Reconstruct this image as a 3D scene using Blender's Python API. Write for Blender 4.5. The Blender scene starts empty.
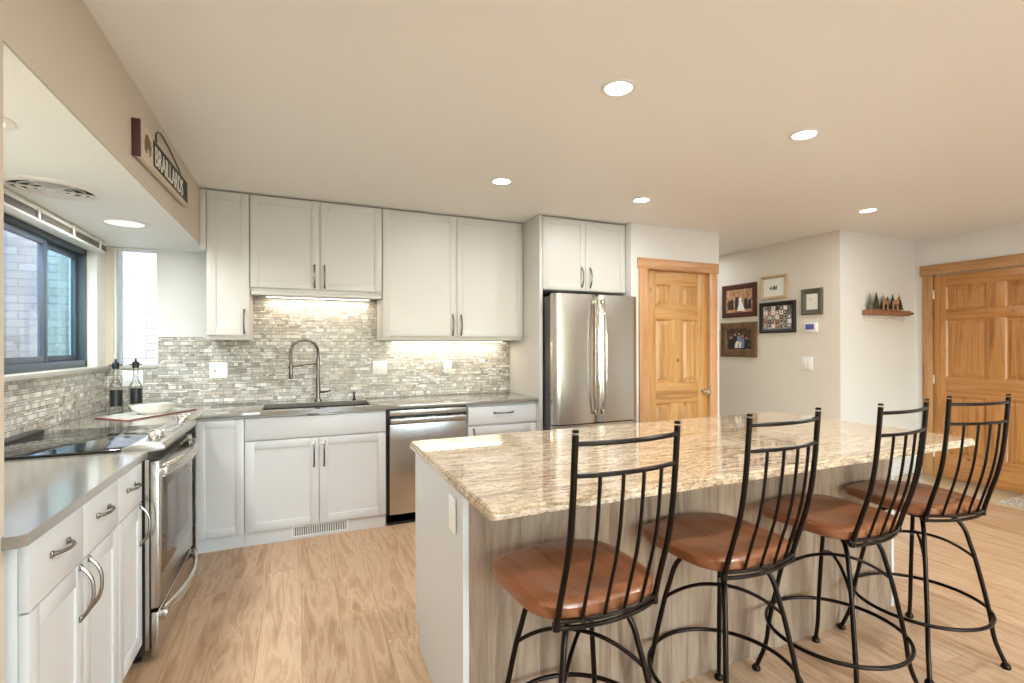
import bpy, bmesh, math, random
from mathutils import Vector, Matrix
random.seed(7)
PI = math.pi
SC = bpy.context.scene
COL = SC.collection

# ------------------------------------------------------------------ camera
cd = bpy.data.cameras.new('camera')
cam = bpy.data.objects.new('camera', cd)
COL.objects.link(cam)
cd.sensor_width = 36.0
cd.lens = 501.07 / 1024 * 36
cd.shift_x = -16.53 / 1024
cd.shift_y = 4.376 / 1024
cd.clip_start = 0.05
cam.matrix_world = (Matrix.Translation((1.235, -4.455, 1.352)) @ Matrix.Rotation(math.radians(-24.642), 4, 'Z')
                    @ Matrix.Rotation(PI / 2, 4, 'X') @ Matrix.Rotation(math.radians(-0.134), 4, 'Z'))
SC.camera = cam

# ------------------------------------------------------------------ world, exposure
SC.view_settings.view_transform = 'Standard'
SC.view_settings.look = 'None'
SC.view_settings.gamma = 1.0
SC.view_settings.use_curve_mapping = False
SC.view_settings.exposure = 0.08
w = bpy.data.worlds.new('world'); SC.world = w; w.use_nodes = True
wn = w.node_tree.nodes; bgn = wn['Background']
sky = wn.new('ShaderNodeTexSky'); sky.sky_type = 'NISHITA'
sky.sun_elevation = math.radians(48); sky.sun_rotation = math.radians(200)
sky.sun_disc = False
w.node_tree.links.new(sky.outputs[0], bgn.inputs[0])
bgn.inputs[1].default_value = 2.1

H = 2.461          # ceiling height
SOF = 2.064        # underside of the soffit

def area(name, loc, rot, sx, sy, power, color, shape='RECTANGLE', spread=PI):
    l = bpy.data.lights.new(name, 'AREA'); l.shape = shape; l.size = sx
    if shape in ('RECTANGLE', 'ELLIPSE'): l.size_y = sy
    l.energy = power; l.color = color; l.spread = spread
    o = bpy.data.objects.new(name, l); COL.objects.link(o)
    o.location = loc; o.rotation_euler = rot
    return o
WARM = (0.915, 0.965, 1.0)
DAY = (0.93, 0.97, 1.0)
# added fill lamp at invented doors behind the camera; the sun on the painted brick outside the two kitchen windows
area('fill_behind_camera', (3.3, -8.12, 1.15), (PI / 2, 0, 0), 3.9, 2.0, 40, (0.92, 0.965, 1.0))
sl = bpy.data.lights.new('sun', 'SUN'); sl.energy = 9.0; sl.angle = math.radians(2.5); sl.color = (1, .97, .92)
so = bpy.data.objects.new('sun', sl); COL.objects.link(so)
so.rotation_euler = Vector((-0.42, -0.06, 0.90)).to_track_quat('Z', 'Y').to_euler()

# ------------------------------------------------------------------ materials
def lin(c):
    return tuple(((v / 255) / 12.92 if v / 255 <= 0.04045 else ((v / 255 + 0.055) / 1.055) ** 2.4) for v in c) + (1.0,)

class NT:
    def __init__(s, name):
        s.m = bpy.data.materials.new(name); s.m.use_nodes = True
        s.t = s.m.node_tree; s.n = s.t.nodes; s.b = s.n['Principled BSDF']
    def new(s, kind, **kw):
        n = s.n.new(kind)
        for k, v in kw.items(): setattr(n, k, v)
        return n
    def link(s, a, b): s.t.links.new(a, b)
    def math(s, op, a, b=None, c=None):
        n = s.new('ShaderNodeMath', operation=op)
        for i, v in enumerate((a, b, c)):
            if v is None: continue
            if isinstance(v, (int, float)): n.inputs[i].default_value = v
            else: s.link(v, n.inputs[i])
        return n.outputs[0]
    def coords(s):
        return s.new('ShaderNodeTexCoord').outputs['Object']
    def mapping(s, vec, scale=(1, 1, 1), loc=(0, 0, 0), rot=(0, 0, 0)):
        n = s.new('ShaderNodeMapping'); n.inputs['Scale'].default_value = scale
        n.inputs['Location'].default_value = loc; n.inputs['Rotation'].default_value = rot
        s.link(vec, n.inputs[0]); return n.outputs[0]
    def noise(s, vec, scale, detail=4, rough=0.55, dist=0.0):
        n = s.new('ShaderNodeTexNoise'); s.link(vec, n.inputs['Vector'])
        n.inputs['Scale'].default_value = scale; n.inputs['Detail'].default_value = detail
        n.inputs['Roughness'].default_value = rough; n.inputs['Distortion'].default_value = dist
        return n.outputs[0]
    def ramp(s, fac, stops, interp='LINEAR'):
        n = s.new('ShaderNodeValToRGB'); cr = n.color_ramp; cr.interpolation = interp
        while len(cr.elements) > 1: cr.elements.remove(cr.elements[-1])
        cr.elements[0].position = stops[0][0]; cr.elements[0].color = stops[0][1]
        for p, c in stops[1:]:
            e = cr.elements.new(p); e.color = c
        s.link(fac, n.inputs[0]); return n.outputs[0]
    def mix(s, fac, a, b, mode='MIX'):
        n = s.new('ShaderNodeMix', data_type='RGBA', blend_type=mode)
        for i, v in ((0, fac), (6, a), (7, b)):
            if isinstance(v, (int, float)): n.inputs[i].default_value = v
            elif isinstance(v, tuple): n.inputs[i].default_value = v
            else: s.link(v, n.inputs[i])
        return n.outputs[2]
    def bump(s, h, strength=0.3, dist=0.01):
        n = s.new('ShaderNodeBump'); n.inputs['Strength'].default_value = strength
        n.inputs['Distance'].default_value = dist; s.link(h, n.inputs['Height'])
        s.link(n.outputs[0], s.b.inputs['Normal'])
    def set(s, **kw):
        for k, v in kw.items():
            i = s.b.inputs[k]
            if hasattr(v, 'links') or hasattr(v, 'is_linked'): s.link(v, i)
            else: i.default_value = v
        return s.m

def paint(name, rgb, rough=0.5, var=0.03, bump=0.0, scale=40, spec=0.5):
    t = NT(name); c = t.coords(); n = t.noise(c, 2.2, 3)
    b = lin(rgb); d = tuple(x * (1 - var * 2) for x in b[:3]) + (1,)
    t.set(**{'Base Color': t.mix(n, d, b), 'Roughness': rough, 'Specular IOR Level': spec})
    if bump: t.bump(t.noise(c, scale, 5), bump, 0.004)
    return t.m

M = {}
M['cabinet'] = paint('cabinet_paint', (208, 203, 194), 0.38, 0.01)
M['base_cabinet'] = paint('base_cabinet_paint', (208, 206, 203), 0.36, 0.01)
M['gap'] = paint('cabinet_shadow_gap', (84, 80, 74), 0.8, 0)
M['wall'] = paint('wall_paint', (222, 213, 198), 0.75, 0.015, 0.12, 60)
M['wall_cool'] = paint('wall_paint_cool', (220, 217, 211), 0.75, 0.01, 0.1, 60)
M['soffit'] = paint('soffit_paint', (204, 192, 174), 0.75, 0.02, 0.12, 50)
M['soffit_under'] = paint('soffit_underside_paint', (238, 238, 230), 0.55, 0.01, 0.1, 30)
M['trim'] = paint('trim_white', (228, 225, 216), 0.45, 0.01)
M['plastic'] = paint('switch_plastic', (238, 236, 230), 0.35, 0.0)
M['slot'] = paint('dark_slot', (40, 38, 37), 0.6, 0)
M['black'] = paint('black_plastic', (18, 18, 19), 0.35, 0)
M['blackwood'] = paint('black_lacquer', (26, 22, 20), 0.35, 0.05)
M['paper'] = paint('paper_mat', (232, 228, 216), 0.7, 0.01)
M['alu'] = paint('window_frame_metal', (66, 76, 86), 0.4, 0.03)
M['stonesill'] = paint('window_sill_stone', (176, 170, 156), 0.35, 0.05)
M['hinge'] = paint('hinge_metal', (225, 220, 205), 0.3, 0)

def ceiling_mat():
    t = NT('ceiling_paint'); c = t.coords(); n = t.noise(c, 1.3, 4)
    t.set(**{'Base Color': t.mix(n, lin((236, 233, 226)), lin((240, 238, 232))), 'Roughness': 0.5, 'Specular IOR Level': 0.35})
    t.bump(t.noise(c, 3.0, 3), 0.08, 0.02)
    return t.m
M['ceiling'] = ceiling_mat()

def metal(name, rgb, rough=0.25, brushed=None):
    t = NT(name); c = t.coords()
    col = lin(rgb)
    if brushed:
        n = t.noise(t.mapping(c, brushed), 8, 4)
        t.set(Roughness=t.math('ADD', t.math('MULTIPLY', n, 0.14), rough - 0.07))
        t.set(**{'Base Color': t.mix(n, tuple(x * .9 for x in col[:3]) + (1,), col)})
        t.bump(n, 0.03, 0.002)
    else:
        t.set(**{'Base Color': col, 'Roughness': rough})
    t.set(Metallic=1.0)
    return t.m
M['steel'] = metal('brushed_stainless', (196, 190, 182), 0.24, (30, 30, 0.6))
M['steel_h'] = metal('brushed_stainless_flat', (205, 200, 192), 0.27, (0.8, 0.8, 30))
M['chrome'] = metal('polished_chrome', (215, 213, 208), 0.12)
M['nickel'] = metal('dark_nickel_pull', (138, 132, 124), 0.22)
M['faucet'] = metal('faucet_steel', (124, 116, 110), 0.22)
M['iron'] = NT('wrought_iron').set(**{'Base Color': lin((38, 31, 26)), 'Metallic': 0.85, 'Roughness': 0.28})
M['fridge_side'] = paint('fridge_side_grey', (70, 66, 64), 0.4, 0.03)

def quartz():
    t = NT('quartz_counter'); c = t.coords()
    n = t.noise(c, 9, 6, 0.6); f = t.noise(c, 160, 2)
    base = t.mix(n, lin((122, 114, 103)), lin((138, 130, 119)))
    t.set(**{'Base Color': t.mix(t.math('MULTIPLY', f, 0.35), base, lin((100, 92, 82))), 'Roughness': 0.15, 'Coat Weight': 1.0, 'Coat Roughness': 0.12, 'Coat IOR': 1.9})
    return t.m
M['quartz'] = quartz()

def granite():
    t = NT('granite_slab'); c = t.coords()
    m = t.mapping(c, (0.9, 4.2, 3.0), rot=(0, 0, 0.10))
    warp = t.noise(m, 1.4, 5, 0.6, 0.8)
    veins = t.noise(m, 8.5, 10, 0.74, 1.2)
    fine = t.noise(t.mapping(c, (1.0, 2.2, 1.6)), 75, 6, 0.7)
    base = t.ramp(warp, [(0.30, lin((176, 150, 120))), (0.45, lin((200, 180, 154))), (0.58, lin((214, 198, 174))), (0.72, lin((184, 152, 122)))])
    vm = t.ramp(veins, [(0.38, lin((84, 64, 52))), (0.45, lin((146, 120, 94))), (0.51, lin((194, 174, 144))), (0.62, lin((220, 204, 180)))])
    a = t.mix(0.6, base, vm)
    sp = t.ramp(fine, [(0.32, lin((70, 58, 50))), (0.42, lin((186, 164, 140))), (0.50, lin((255, 252, 246))), (1, lin((255, 252, 246)))])
    b = t.mix(0.7, a, sp, 'MULTIPLY')
    pk = t.ramp(t.noise(m, 2.2, 6, 0.7, 1.0), [(0.60, (0, 0, 0, 1)), (0.68, (1, 1, 1, 1))])
    b2 = t.mix(t.math('MULTIPLY', pk, 0.4), b, lin((156, 100, 78)))
    t.set(**{'Base Color': b2, 'Roughness': 0.05, 'Specular IOR Level': 0.8, 'Coat Weight': 0.5, 'Coat Roughness': 0.03})
    return t.m
M['granite'] = granite()

def mosaic():
    t = NT('stone_mosaic'); c = t.coords()
    s = t.new('ShaderNodeSeparateXYZ'); t.link(c, s.inputs[0])
    u = t.math('ADD', s.outputs[0], s.outputs[1]); z = s.outputs[2]
    # rows of two alternating heights
    zz = t.math('ADD', t.math('DIVIDE', z, 0.018), t.math('MULTIPLY', t.math('SINE', t.math('MULTIPLY', z, 2 * PI / 0.054)), 0.28))
    row = t.math('FLOOR', zz); fz = t.math('FRACT', zz)
    wr = t.new('ShaderNodeTexWhiteNoise', noise_dimensions='1D'); t.link(row, wr.inputs['W'])
    r = wr.outputs['Value']
    uu = t.math('ADD', t.math('MULTIPLY', u, t.math('ADD', t.math('MULTIPLY', r, 20), 18)), t.math('MULTIPLY', r, 37.7))
    uu = t.math('ADD', uu, t.math('MULTIPLY', t.math('SINE', t.math('MULTIPLY', uu, 2.1)), 0.34))
    cell = t.math('FLOOR', uu); fu = t.math('FRACT', uu)
    cv = t.new('ShaderNodeCombineXYZ'); t.link(cell, cv.inputs[0]); t.link(row, cv.inputs[1])
    wc = t.new('ShaderNodeTexWhiteNoise', noise_dimensions='2D'); t.link(cv.outputs[0], wc.inputs['Vector'])
    rc = wc.outputs['Value']
    colr = t.ramp(rc, [(0.0, lin((128, 120, 110))), (0.12, lin((192, 186, 174))), (0.27, lin((156, 148, 134))), (0.42, lin((212, 206, 194))),
                       (0.55, lin((174, 160, 138))), (0.68, lin((186, 183, 176))), (0.80, lin((146, 142, 135))), (0.88, lin((228, 224, 214))), (0.95, lin((158, 140, 114)))], 'CONSTANT')
    colr = t.mix(t.math('MULTIPLY', t.noise(c, 60, 5), 0.45), colr, lin((226, 220, 210)))
    ev = t.math('LESS_THAN', t.math('MINIMUM', fz, t.math('SUBTRACT', 1.0, fz)), 0.085)
    eu = t.math('LESS_THAN', t.math('MINIMUM', fu, t.math('SUBTRACT', 1.0, fu)), 0.035)
    g = t.math('MAXIMUM', ev, eu)
    t.set(**{'Base Color': t.mix(g, colr, lin((112, 104, 92))), 'Roughness': t.math('ADD', t.math('MULTIPLY', rc, 0.3), 0.2)})
    t.bump(t.math('ADD', t.math('MULTIPLY', t.math('SUBTRACT', 1.0, g), 1.0), t.math('MULTIPLY', rc, 0.5)), 0.5, 0.002)
    return t.m
M['mosaic'] = mosaic()

def planks():
    t = NT('oak_plank_floor'); c = t.coords()
    s = t.new('ShaderNodeSeparateXYZ'); t.link(c, s.inputs[0])
    x = t.math('DIVIDE', s.outputs[0], 0.178); row = t.math('FLOOR', x); fx = t.math('FRACT', x)
    wr = t.new('ShaderNodeTexWhiteNoise', noise_dimensions='1D'); t.link(row, wr.inputs['W'])
    y = t.math('ADD', t.math('DIVIDE', s.outputs[1], 1.22), t.math('MULTIPLY', wr.outputs['Value'], 5.3))
    cell = t.math('FLOOR', y); fy = t.math('FRACT', y)
    cv = t.new('ShaderNodeCombineXYZ'); t.link(cell, cv.inputs[0]); t.link(row, cv.inputs[1])
    wc = t.new('ShaderNodeTexWhiteNoise', noise_dimensions='2D'); t.link(cv.outputs[0], wc.inputs['Vector'])
    rc = wc.outputs['Value']
    off = t.new('ShaderNodeVectorMath', operation='ADD'); t.link(c, off.inputs[0])
    sc = t.new('ShaderNodeVectorMath', operation='SCALE'); t.link(wc.outputs['Color'], sc.inputs[0]); sc.inputs['Scale'].default_value = 9
    t.link(sc.outputs[0], off.inputs[1])
    g1 = t.noise(t.mapping(off.outputs[0], (7.5, 0.75, 1)), 2.0, 7, 0.62, 1.1)
    g2 = t.noise(t.mapping(off.outputs[0], (70, 2.2, 1)), 2.0, 4, 0.6)
    base = t.ramp(rc, [(0, lin((166, 128, 92))), (0.3, lin((194, 158, 122))), (0.6, lin((178, 140, 104))), (1, lin((210, 178, 144)))])
    gr = t.ramp(g1, [(0.34, lin((128, 88, 56))), (0.44, lin((184, 146, 110))), (0.52, lin((220, 192, 160))), (0.60, lin((174, 134, 96))), (0.7, lin((210, 178, 144)))])
    a = t.mix(0.5, base, gr)
    a = t.mix(t.math('MULTIPLY', g2, 0.35), a, lin((170, 134, 102)))
    e = t.math('MAXIMUM', t.math('LESS_THAN', t.math('MINIMUM', fx, t.math('SUBTRACT', 1.0, fx)), 0.009),
               t.math('LESS_THAN', t.math('MINIMUM', fy, t.math('SUBTRACT', 1.0, fy)), 0.0014))
    t.set(**{'Base Color': t.mix(t.math('MULTIPLY', e, 0.38), a, lin((110, 76, 50))), 'Roughness': t.math('ADD', t.math('MULTIPLY', g2, 0.15), 0.26)})
    t.bump(t.math('SUBTRACT', g2, e), 0.12, 0.002)
    return t.m
M['planks'] = planks()

def pine(name, axis, light, mid, dark, seed=0.0, rough=0.33):
    t = NT(name); c = t.coords()
    st = [9.0, 9.0, 9.0]; st[axis] = 0.55
    m = t.mapping(c, tuple(st), loc=(seed, seed * 1.7, seed * 0.6))
    n = t.noise(m, 1.5, 6, 0.6, 1.5)
    st2 = [60.0, 60.0, 60.0]; st2[axis] = 1.3
    f = t.noise(t.mapping(c, tuple(st2), loc=(seed, 0, 0)), 1.6, 3)
    col = t.ramp(n, [(0.28, lin(dark)), (0.42, lin(mid)), (0.55, lin(light)), (0.66, lin(mid)), (0.8, lin(light))])
    col = t.mix(t.math('MULTIPLY', f, 0.4), col, lin(mid))
    k = t.new('ShaderNodeTexVoronoi'); k.inputs['Scale'].default_value = 3.1
    t.link(t.mapping(c, (1, 1, 1), loc=(seed * 3, 1, 2)), k.inputs['Vector'])
    kn = t.ramp(k.outputs['Distance'], [(0.0, (1, 1, 1, 1)), (0.035, (0.8, 0.8, 0.8, 1)), (0.075, (0, 0, 0, 1))])
    col = t.mix(t.math('MULTIPLY', kn, 0.8), col, lin((96, 52, 24)))
    t.set(**{'Base Color': col, 'Roughness': rough})
    t.bump(f, 0.06, 0.002)
    return t.m
PL = ((204, 160, 102), (184, 136, 80), (144, 98, 54))
PD = ((188, 134, 76), (164, 110, 56), (120, 76, 38))
for k, ax in (('v', 2), ('h', 0)): M['pine_' + k] = pine('pantry_pine_' + k, ax, *PL, seed=3.1 + ax)
M['casing'] = pine('casing_oak', 2, (206, 160, 116), (190, 140, 98), (160, 112, 74), 5.0)
M['casing_h'] = pine('casing_oak_across', 0, (206, 160, 116), (190, 140, 98), (160, 112, 74), 6.0)
for k, ax in (('v', 2), ('h', 1)): M['entry_' + k] = pine('entry_pine_' + k, ax, *PD, seed=1.3 + ax)
M['entry_casing'] = pine('entry_casing_oak', 2, (190, 144, 94), (166, 120, 72), (118, 80, 44), 8.0)
M['entry_casing_h'] = pine('entry_casing_oak_across', 1, (190, 144, 94), (166, 120, 72), (118, 80, 44), 8.0)
M['seat'] = pine('stool_seat_wood', 1, (148, 94, 60), (124, 74, 46), (86, 48, 28), 2.0, 0.28)
M['shelfwood'] = pine('shelf_wood', 0, (152, 104, 76), (128, 82, 58), (94, 56, 38), 2.5)
M['board'] = pine('sign_board_wood', 1, (206, 194, 172), (190, 176, 152), (150, 134, 112), 4.2, 0.6)
M['redwood'] = paint('dark_red_stained_edge', (84, 44, 38), 0.5, 0.1)
M['mahogany'] = paint('mahogany_frame', (84, 40, 26), 0.28, 0.15)
M['bronze'] = pine('bronze_brown_frame', 2, (128, 98, 66), (100, 74, 48), (58, 40, 26), 4.4, 0.35)
M['palewood'] = pine('pale_wood_frame', 2, (200, 176, 140), (184, 158, 122), (160, 132, 98), 5.4, 0.5)
M['greyframe'] = paint('grey_frame', (96, 92, 80), 0.45, 0.08)

def island_wood():
    t = NT('island_back_panel'); c = t.coords()
    s = t.new('ShaderNodeSeparateXYZ'); t.link(c, s.inputs[0])
    x = t.math('DIVIDE', t.math('ADD', s.outputs[0], 0.03), 0.29); fx = t.math('FRACT', x)
    row = t.math('FLOOR', x)
    wr = t.new('ShaderNodeTexWhiteNoise', noise_dimensions='1D'); t.link(row, wr.inputs['W'])
    n = t.noise(t.mapping(c, (7, 7, 0.8), loc=(1, 2, 3)), 1.7, 6, 0.6, 1.2)
    f = t.noise(t.mapping(c, (60, 60, 1.5)), 1.5, 3)
    col = t.ramp(n, [(0.3, lin((92, 72, 56))), (0.45, lin((132, 110, 90))), (0.6, lin((166, 144, 120))), (0.75, lin((118, 96, 78)))])
    col = t.mix(t.math('MULTIPLY', f, 0.3), col, lin((140, 118, 98)))
    col = t.mix(t.math('MULTIPLY', wr.outputs['Value'], 0.22), col, lin((140, 116, 96)))
    e = t.math('LESS_THAN', fx, 0.012)
    t.set(**{'Base Color': t.mix(t.math('MULTIPLY', e, 0.55), col, lin((90, 70, 54))), 'Roughness': 0.3})
    t.bump(t.math('SUBTRACT', f, e), 0.08, 0.002)
    return t.m
M['island'] = island_wood()

def brick_out():
    t = NT('painted_brick'); c = t.coords()
    s = t.new('ShaderNodeSeparateXYZ'); t.link(c, s.inputs[0])
    cb = t.new('ShaderNodeCombineXYZ'); t.link(t.math('ADD', s.outputs[0], s.outputs[1]), cb.inputs[0]); t.link(s.outputs[2], cb.inputs[1])
    b = t.new('ShaderNodeTexBrick'); t.link(cb.outputs[0], b.inputs['Vector'])
    b.inputs['Scale'].default_value = 1; b.inputs['Brick Width'].default_value = 0.21; b.inputs['Row Height'].default_value = 0.073
    b.inputs['Mortar Size'].default_value = 0.006; b.inputs['Color1'].default_value = lin((184, 176, 170)); b.inputs['Color2'].default_value = lin((164, 154, 148))
    b.inputs['Mortar'].default_value = lin((134, 130, 126))
    t.set(**{'Base Color': b.outputs['Color'], 'Roughness': 0.8}); t.bump(b.outputs['Fac'], -0.4, 0.01)
    return t.m
M['brick'] = brick_out()

def glass(name, tint, rough=0.0):
    # architectural pane: mostly clear with a faint mirror reflection
    t = NT(name); t.n.remove(t.b)
    tr = t.new('ShaderNodeBsdfTransparent'); tr.inputs[0].default_value = tint
    gl = t.new('ShaderNodeBsdfGlossy'); gl.inputs['Roughness'].default_value = rough
    lw = t.new('ShaderNodeLayerWeight'); lw.inputs['Blend'].default_value = 0.35
    mx = t.new('ShaderNodeMixShader')
    t.link(t.math('MULTIPLY', lw.outputs['Fresnel'], 0.5), mx.inputs[0]); t.link(tr.outputs[0], mx.inputs[1]); t.link(gl.outputs[0], mx.inputs[2])
    t.link(mx.outputs[0], t.n['Material Output'].inputs[0])
    return t.m
M['pane_clear'] = glass('window_glass', (0.92, 0.97, 0.98, 1))
M['pane_teal'] = glass('window_glass_teal', (0.62, 0.80, 0.82, 1))
M['bottleglass'] = glass('bottle_glass', (0.97, 0.98, 0.97, 1))
M['blackglass'] = NT('black_ceramic_glass').set(**{'Base Color': lin((26, 25, 25)), 'Roughness': 0.06, 'Specular IOR Level': 0.9})
M['ovenglass'] = NT('oven_door_glass').set(**{'Base Color': lin((84, 66, 50)), 'Roughness': 0.06, 'Metallic': 0.5})
M['sink'] = paint('dark_composite_sink', (26, 22, 19), 0.4, 0.1)
M['ceramic'] = paint('cream_ceramic', (236, 232, 218), 0.2, 0.02)
M['leaf_band'] = paint('green_painted_band', (128, 138, 112), 0.3, 0.2)
M['boardtop'] = paint('pale_cutting_board', (206, 198, 188), 0.15, 0.04)
M['boardedge'] = paint('red_board_edge', (128, 70, 56), 0.4, 0.1)
M['screen'] = paint('blue_lcd_screen', (92, 92, 168), 0.3, 0)
M['evergreen'] = paint('carved_evergreen_paint', (62, 54, 38), 0.7, 0.3)
M['evergreen_pale'] = paint('carved_evergreen_snow', (120, 116, 92), 0.7, 0.3)
M['tan'] = paint('tan_carving', (168, 122, 82), 0.6, 0.1)
M['tile'] = paint('entry_tile', (206, 188, 160), 0.25, 0.1)
M['white_ink'] = paint('white_lettering', (226, 220, 206), 0.6, 0)
M['black_ink'] = paint('black_panel', (28, 26, 25), 0.6, 0)
M['brown_ink'] = paint('brown_bear_emblem', (110, 84, 54), 0.6, 0)

def mat_mat():
    t = NT('speckled_door_mat'); c = t.coords()
    n = t.noise(c, 90, 3, 0.7)
    t.set(**{'Base Color': t.ramp(n, [(0.38, lin((84, 78, 74))), (0.5, lin((196, 186, 172))), (0.6, lin((224, 216, 202)))]), 'Roughness': 0.9})
    t.bump(n, 0.5, 0.004); return t.m
M['mat'] = mat_mat()

def emis(name, col, strength):
    t = NT(name); t.set(**{'Base Color': (1, 1, 1, 1), 'Emission Color': col, 'Emission Strength': strength}); return t.m
M['lamp'] = emis('lamp_lens', (1, 0.95, 0.86, 1), 9.0)
M['lamp_cool'] = emis('soffit_lamp_lens', (0.98, 1, 0.96, 1), 0.5)
M['strip'] = emis('led_strip_lens', (1, 0.93, 0.8, 1), 6.0)

# ------------------------------------------------------------------ mesh builder
class MB:
    def __init__(s, F=None): s.bm = bmesh.new(); s.F = F or Matrix.Identity(4); s.mi = 0
    def _fin(s, faces, smooth=False):
        for f in faces: f.material_index = s.mi; f.smooth = smooth
    def box(s, x0, x1, y0, y1, z0, z1, bev=0.0, seg=2):
        x0, x1 = min(x0, x1), max(x0, x1); y0, y1 = min(y0, y1), max(y0, y1); z0, z1 = min(z0, z1), max(z0, z1)
        t = bmesh.new()
        bmesh.ops.create_cube(t, size=1)
        for v in t.verts:
            v.co = Vector(((x0 + x1) / 2 + v.co.x * (x1 - x0), (y0 + y1) / 2 + v.co.y * (y1 - y0), (z0 + z1) / 2 + v.co.z * (z1 - z0)))
        if bev > 0:
            b = min(bev, .45 * min(x1 - x0, y1 - y0, z1 - z0))
            bmesh.ops.bevel(t, geom=list(t.edges), offset=b, segments=seg, profile=.5, affect='EDGES')
        s.merge(t); return s
    def merge(s, t, mat=None, smooth=False):
        m = s.F if mat is None else s.F @ mat
        mp = {}
        for v in t.verts: mp[v] = s.bm.verts.new(m @ v.co)
        flip = m.determinant() < 0
        for f in t.faces:
            vs = [mp[v] for v in f.verts]
            if flip: vs.reverse()
            try: nf = s.bm.faces.new(vs)
            except ValueError: continue
            nf.material_index = s.mi; nf.smooth = smooth or f.smooth
        t.free()
    def quad(s, pts):
        f = s.bm.faces.new([s.bm.verts.new(s.F @ Vector(p)) for p in pts]); f.material_index = s.mi; return s
    def prism(s, poly, a0, a1, axis='z', bev=0.0, seg=2):
        # poly: 2D points; extruded along axis from a0 to a1
        def P(p, a):
            return {'z': (p[0], p[1], a), 'y': (p[0], a, p[1]), 'x': (a, p[0], p[1])}[axis]
        t = bmesh.new()
        lo = [t.verts.new(P(p, a0)) for p in poly]; hi = [t.verts.new(P(p, a1)) for p in poly]
        n = len(poly)
        t.faces.new(lo[::-1]); t.faces.new(hi)
        for i in range(n): t.faces.new((lo[i], lo[(i + 1) % n], hi[(i + 1) % n], hi[i]))
        bmesh.ops.recalc_face_normals(t, faces=t.faces)
        if bev > 0: bmesh.ops.bevel(t, geom=list(t.edges), offset=bev, segments=seg, profile=.5, affect='EDGES', clamp_overlap=True)
        s.merge(t); return s
    def tube(s, pts, r, closed=False, n=10, flat=None, caps=True):
        pts = [Vector(p) for p in pts]; N = len(pts); t = bmesh.new(); rings = []
        rr = r if isinstance(r, (list, tuple)) else [r] * N
        up = None
        for i in range(N):
            a = pts[(i - 1) % N] if (closed or i > 0) else pts[i]; b = pts[(i + 1) % N] if (closed or i < N - 1) else pts[i]
            d = (b - a).normalized()
            if up is None:
                up = Vector((0, 0, 1)) if abs(d.z) < .9 else Vector((1, 0, 0))
            u = (up - d * up.dot(d)).normalized(); up = u; v = d.cross(u)
            fu, fv = flat if flat else (1, 1)
            rings.append([t.verts.new(pts[i] + (u * math.cos(2 * PI * k / n) * fu + v * math.sin(2 * PI * k / n) * fv) * rr[i]) for k in range(n)])
        M_ = N if closed else N - 1
        for i in range(M_):
            A, B = rings[i], rings[(i + 1) % N]
            for k in range(n):
                f = t.faces.new((A[k], A[(k + 1) % n], B[(k + 1) % n], B[k])); f.smooth = True
        if not closed and caps:
            t.faces.new(rings[0][::-1]); t.faces.new(rings[-1])
        bmesh.ops.recalc_face_normals(t, faces=t.faces)
        s.merge(t); return s
    def lathe(s, c, prof, n=32, axis='z', sx=1, sy=1, closed_prof=False):
        # prof: list of (r, h)
        t = bmesh.new(); rings = []
        def P(r, h, k):
            a = 2 * PI * k / n; x, y = r * math.cos(a) * sx, r * math.sin(a) * sy
            q = {'z': (x, y, h), 'y': (x, h, y), 'x': (h, x, y)}[axis]
            return Vector(c) + Vector(q)
        for r, h in prof:
            if r < 1e-6: rings.append([t.verts.new(P(0, h, 0))])
            else: rings.append([t.verts.new(P(r, h, k)) for k in range(n)])
        for A, B in zip(rings, rings[1:]):
            for k in range(n):
                a0, a1 = A[k % len(A)], A[(k + 1) % len(A)]; b0, b1 = B[k % len(B)], B[(k + 1) % len(B)]
                vs = []
                for v in (a0, a1, b1, b0):
                    if v not in vs: vs.append(v)
                if len(vs) > 2:
                    f = t.faces.new(vs); f.smooth = True
        bmesh.ops.recalc_face_normals(t, faces=t.faces)
        s.merge(t); return s
    def build(s, name, mats, parent=None, world=True, sharp=35):
        me = bpy.data.meshes.new(name)
        if parent is not None and world:
            off = Matrix.Translation(-world_loc(parent))
            s.bm.transform(off)
        s.bm.to_mesh(me); s.bm.free()
        mats = mats if isinstance(mats, (list, tuple)) else [mats]
        for m in mats: me.materials.append(M[m] if isinstance(m, str) else m)
        o = bpy.data.objects.new(name, me); COL.objects.link(o)
        if sharp: 
            for p in me.polygons: p.use_smooth = True
            me.set_sharp_from_angle(angle=math.radians(sharp))
        if parent is not None: o.parent = parent
        return o

def world_loc(o):
    v = Vector(o.location); p = o.parent
    while p is not None: v += Vector(p.location); p = p.parent
    return v
def tag(o, label, cat, group=None):
    o['label'] = label; o['category'] = cat
    if group: o['group'] = group
    return o
def thing(name, loc, label, cat, group=None):
    o = bpy.data.objects.new(name, None); o.empty_display_size = .1; COL.objects.link(o); o.location = loc
    return tag(o, label, cat, group)
def struct(o): o['kind'] = 'structure'; return o
def sthing(name, loc):
    o = bpy.data.objects.new(name, None); COL.objects.link(o); o.location = loc; return struct(o)
def copy_tree(o, parent=None):
    c = o.copy(); COL.objects.link(c); c.parent = parent
    for ch in [x for x in o.children]: copy_tree(ch, c)
    return c
# frames: local x = along the run seen from the front, local y = outward from the wall, z = up
FB = Matrix(((1, 0, 0, 0), (0, -1, 0, 0), (0, 0, 1, 0), (0, 0, 0, 1)))          # back wall: outward = -Y
FL = Matrix(((0, 1, 0, 0), (1, 0, 0, 0), (0, 0, 1, 0), (0, 0, 0, 1)))           # left wall: x -> +Y, outward = +X

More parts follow.
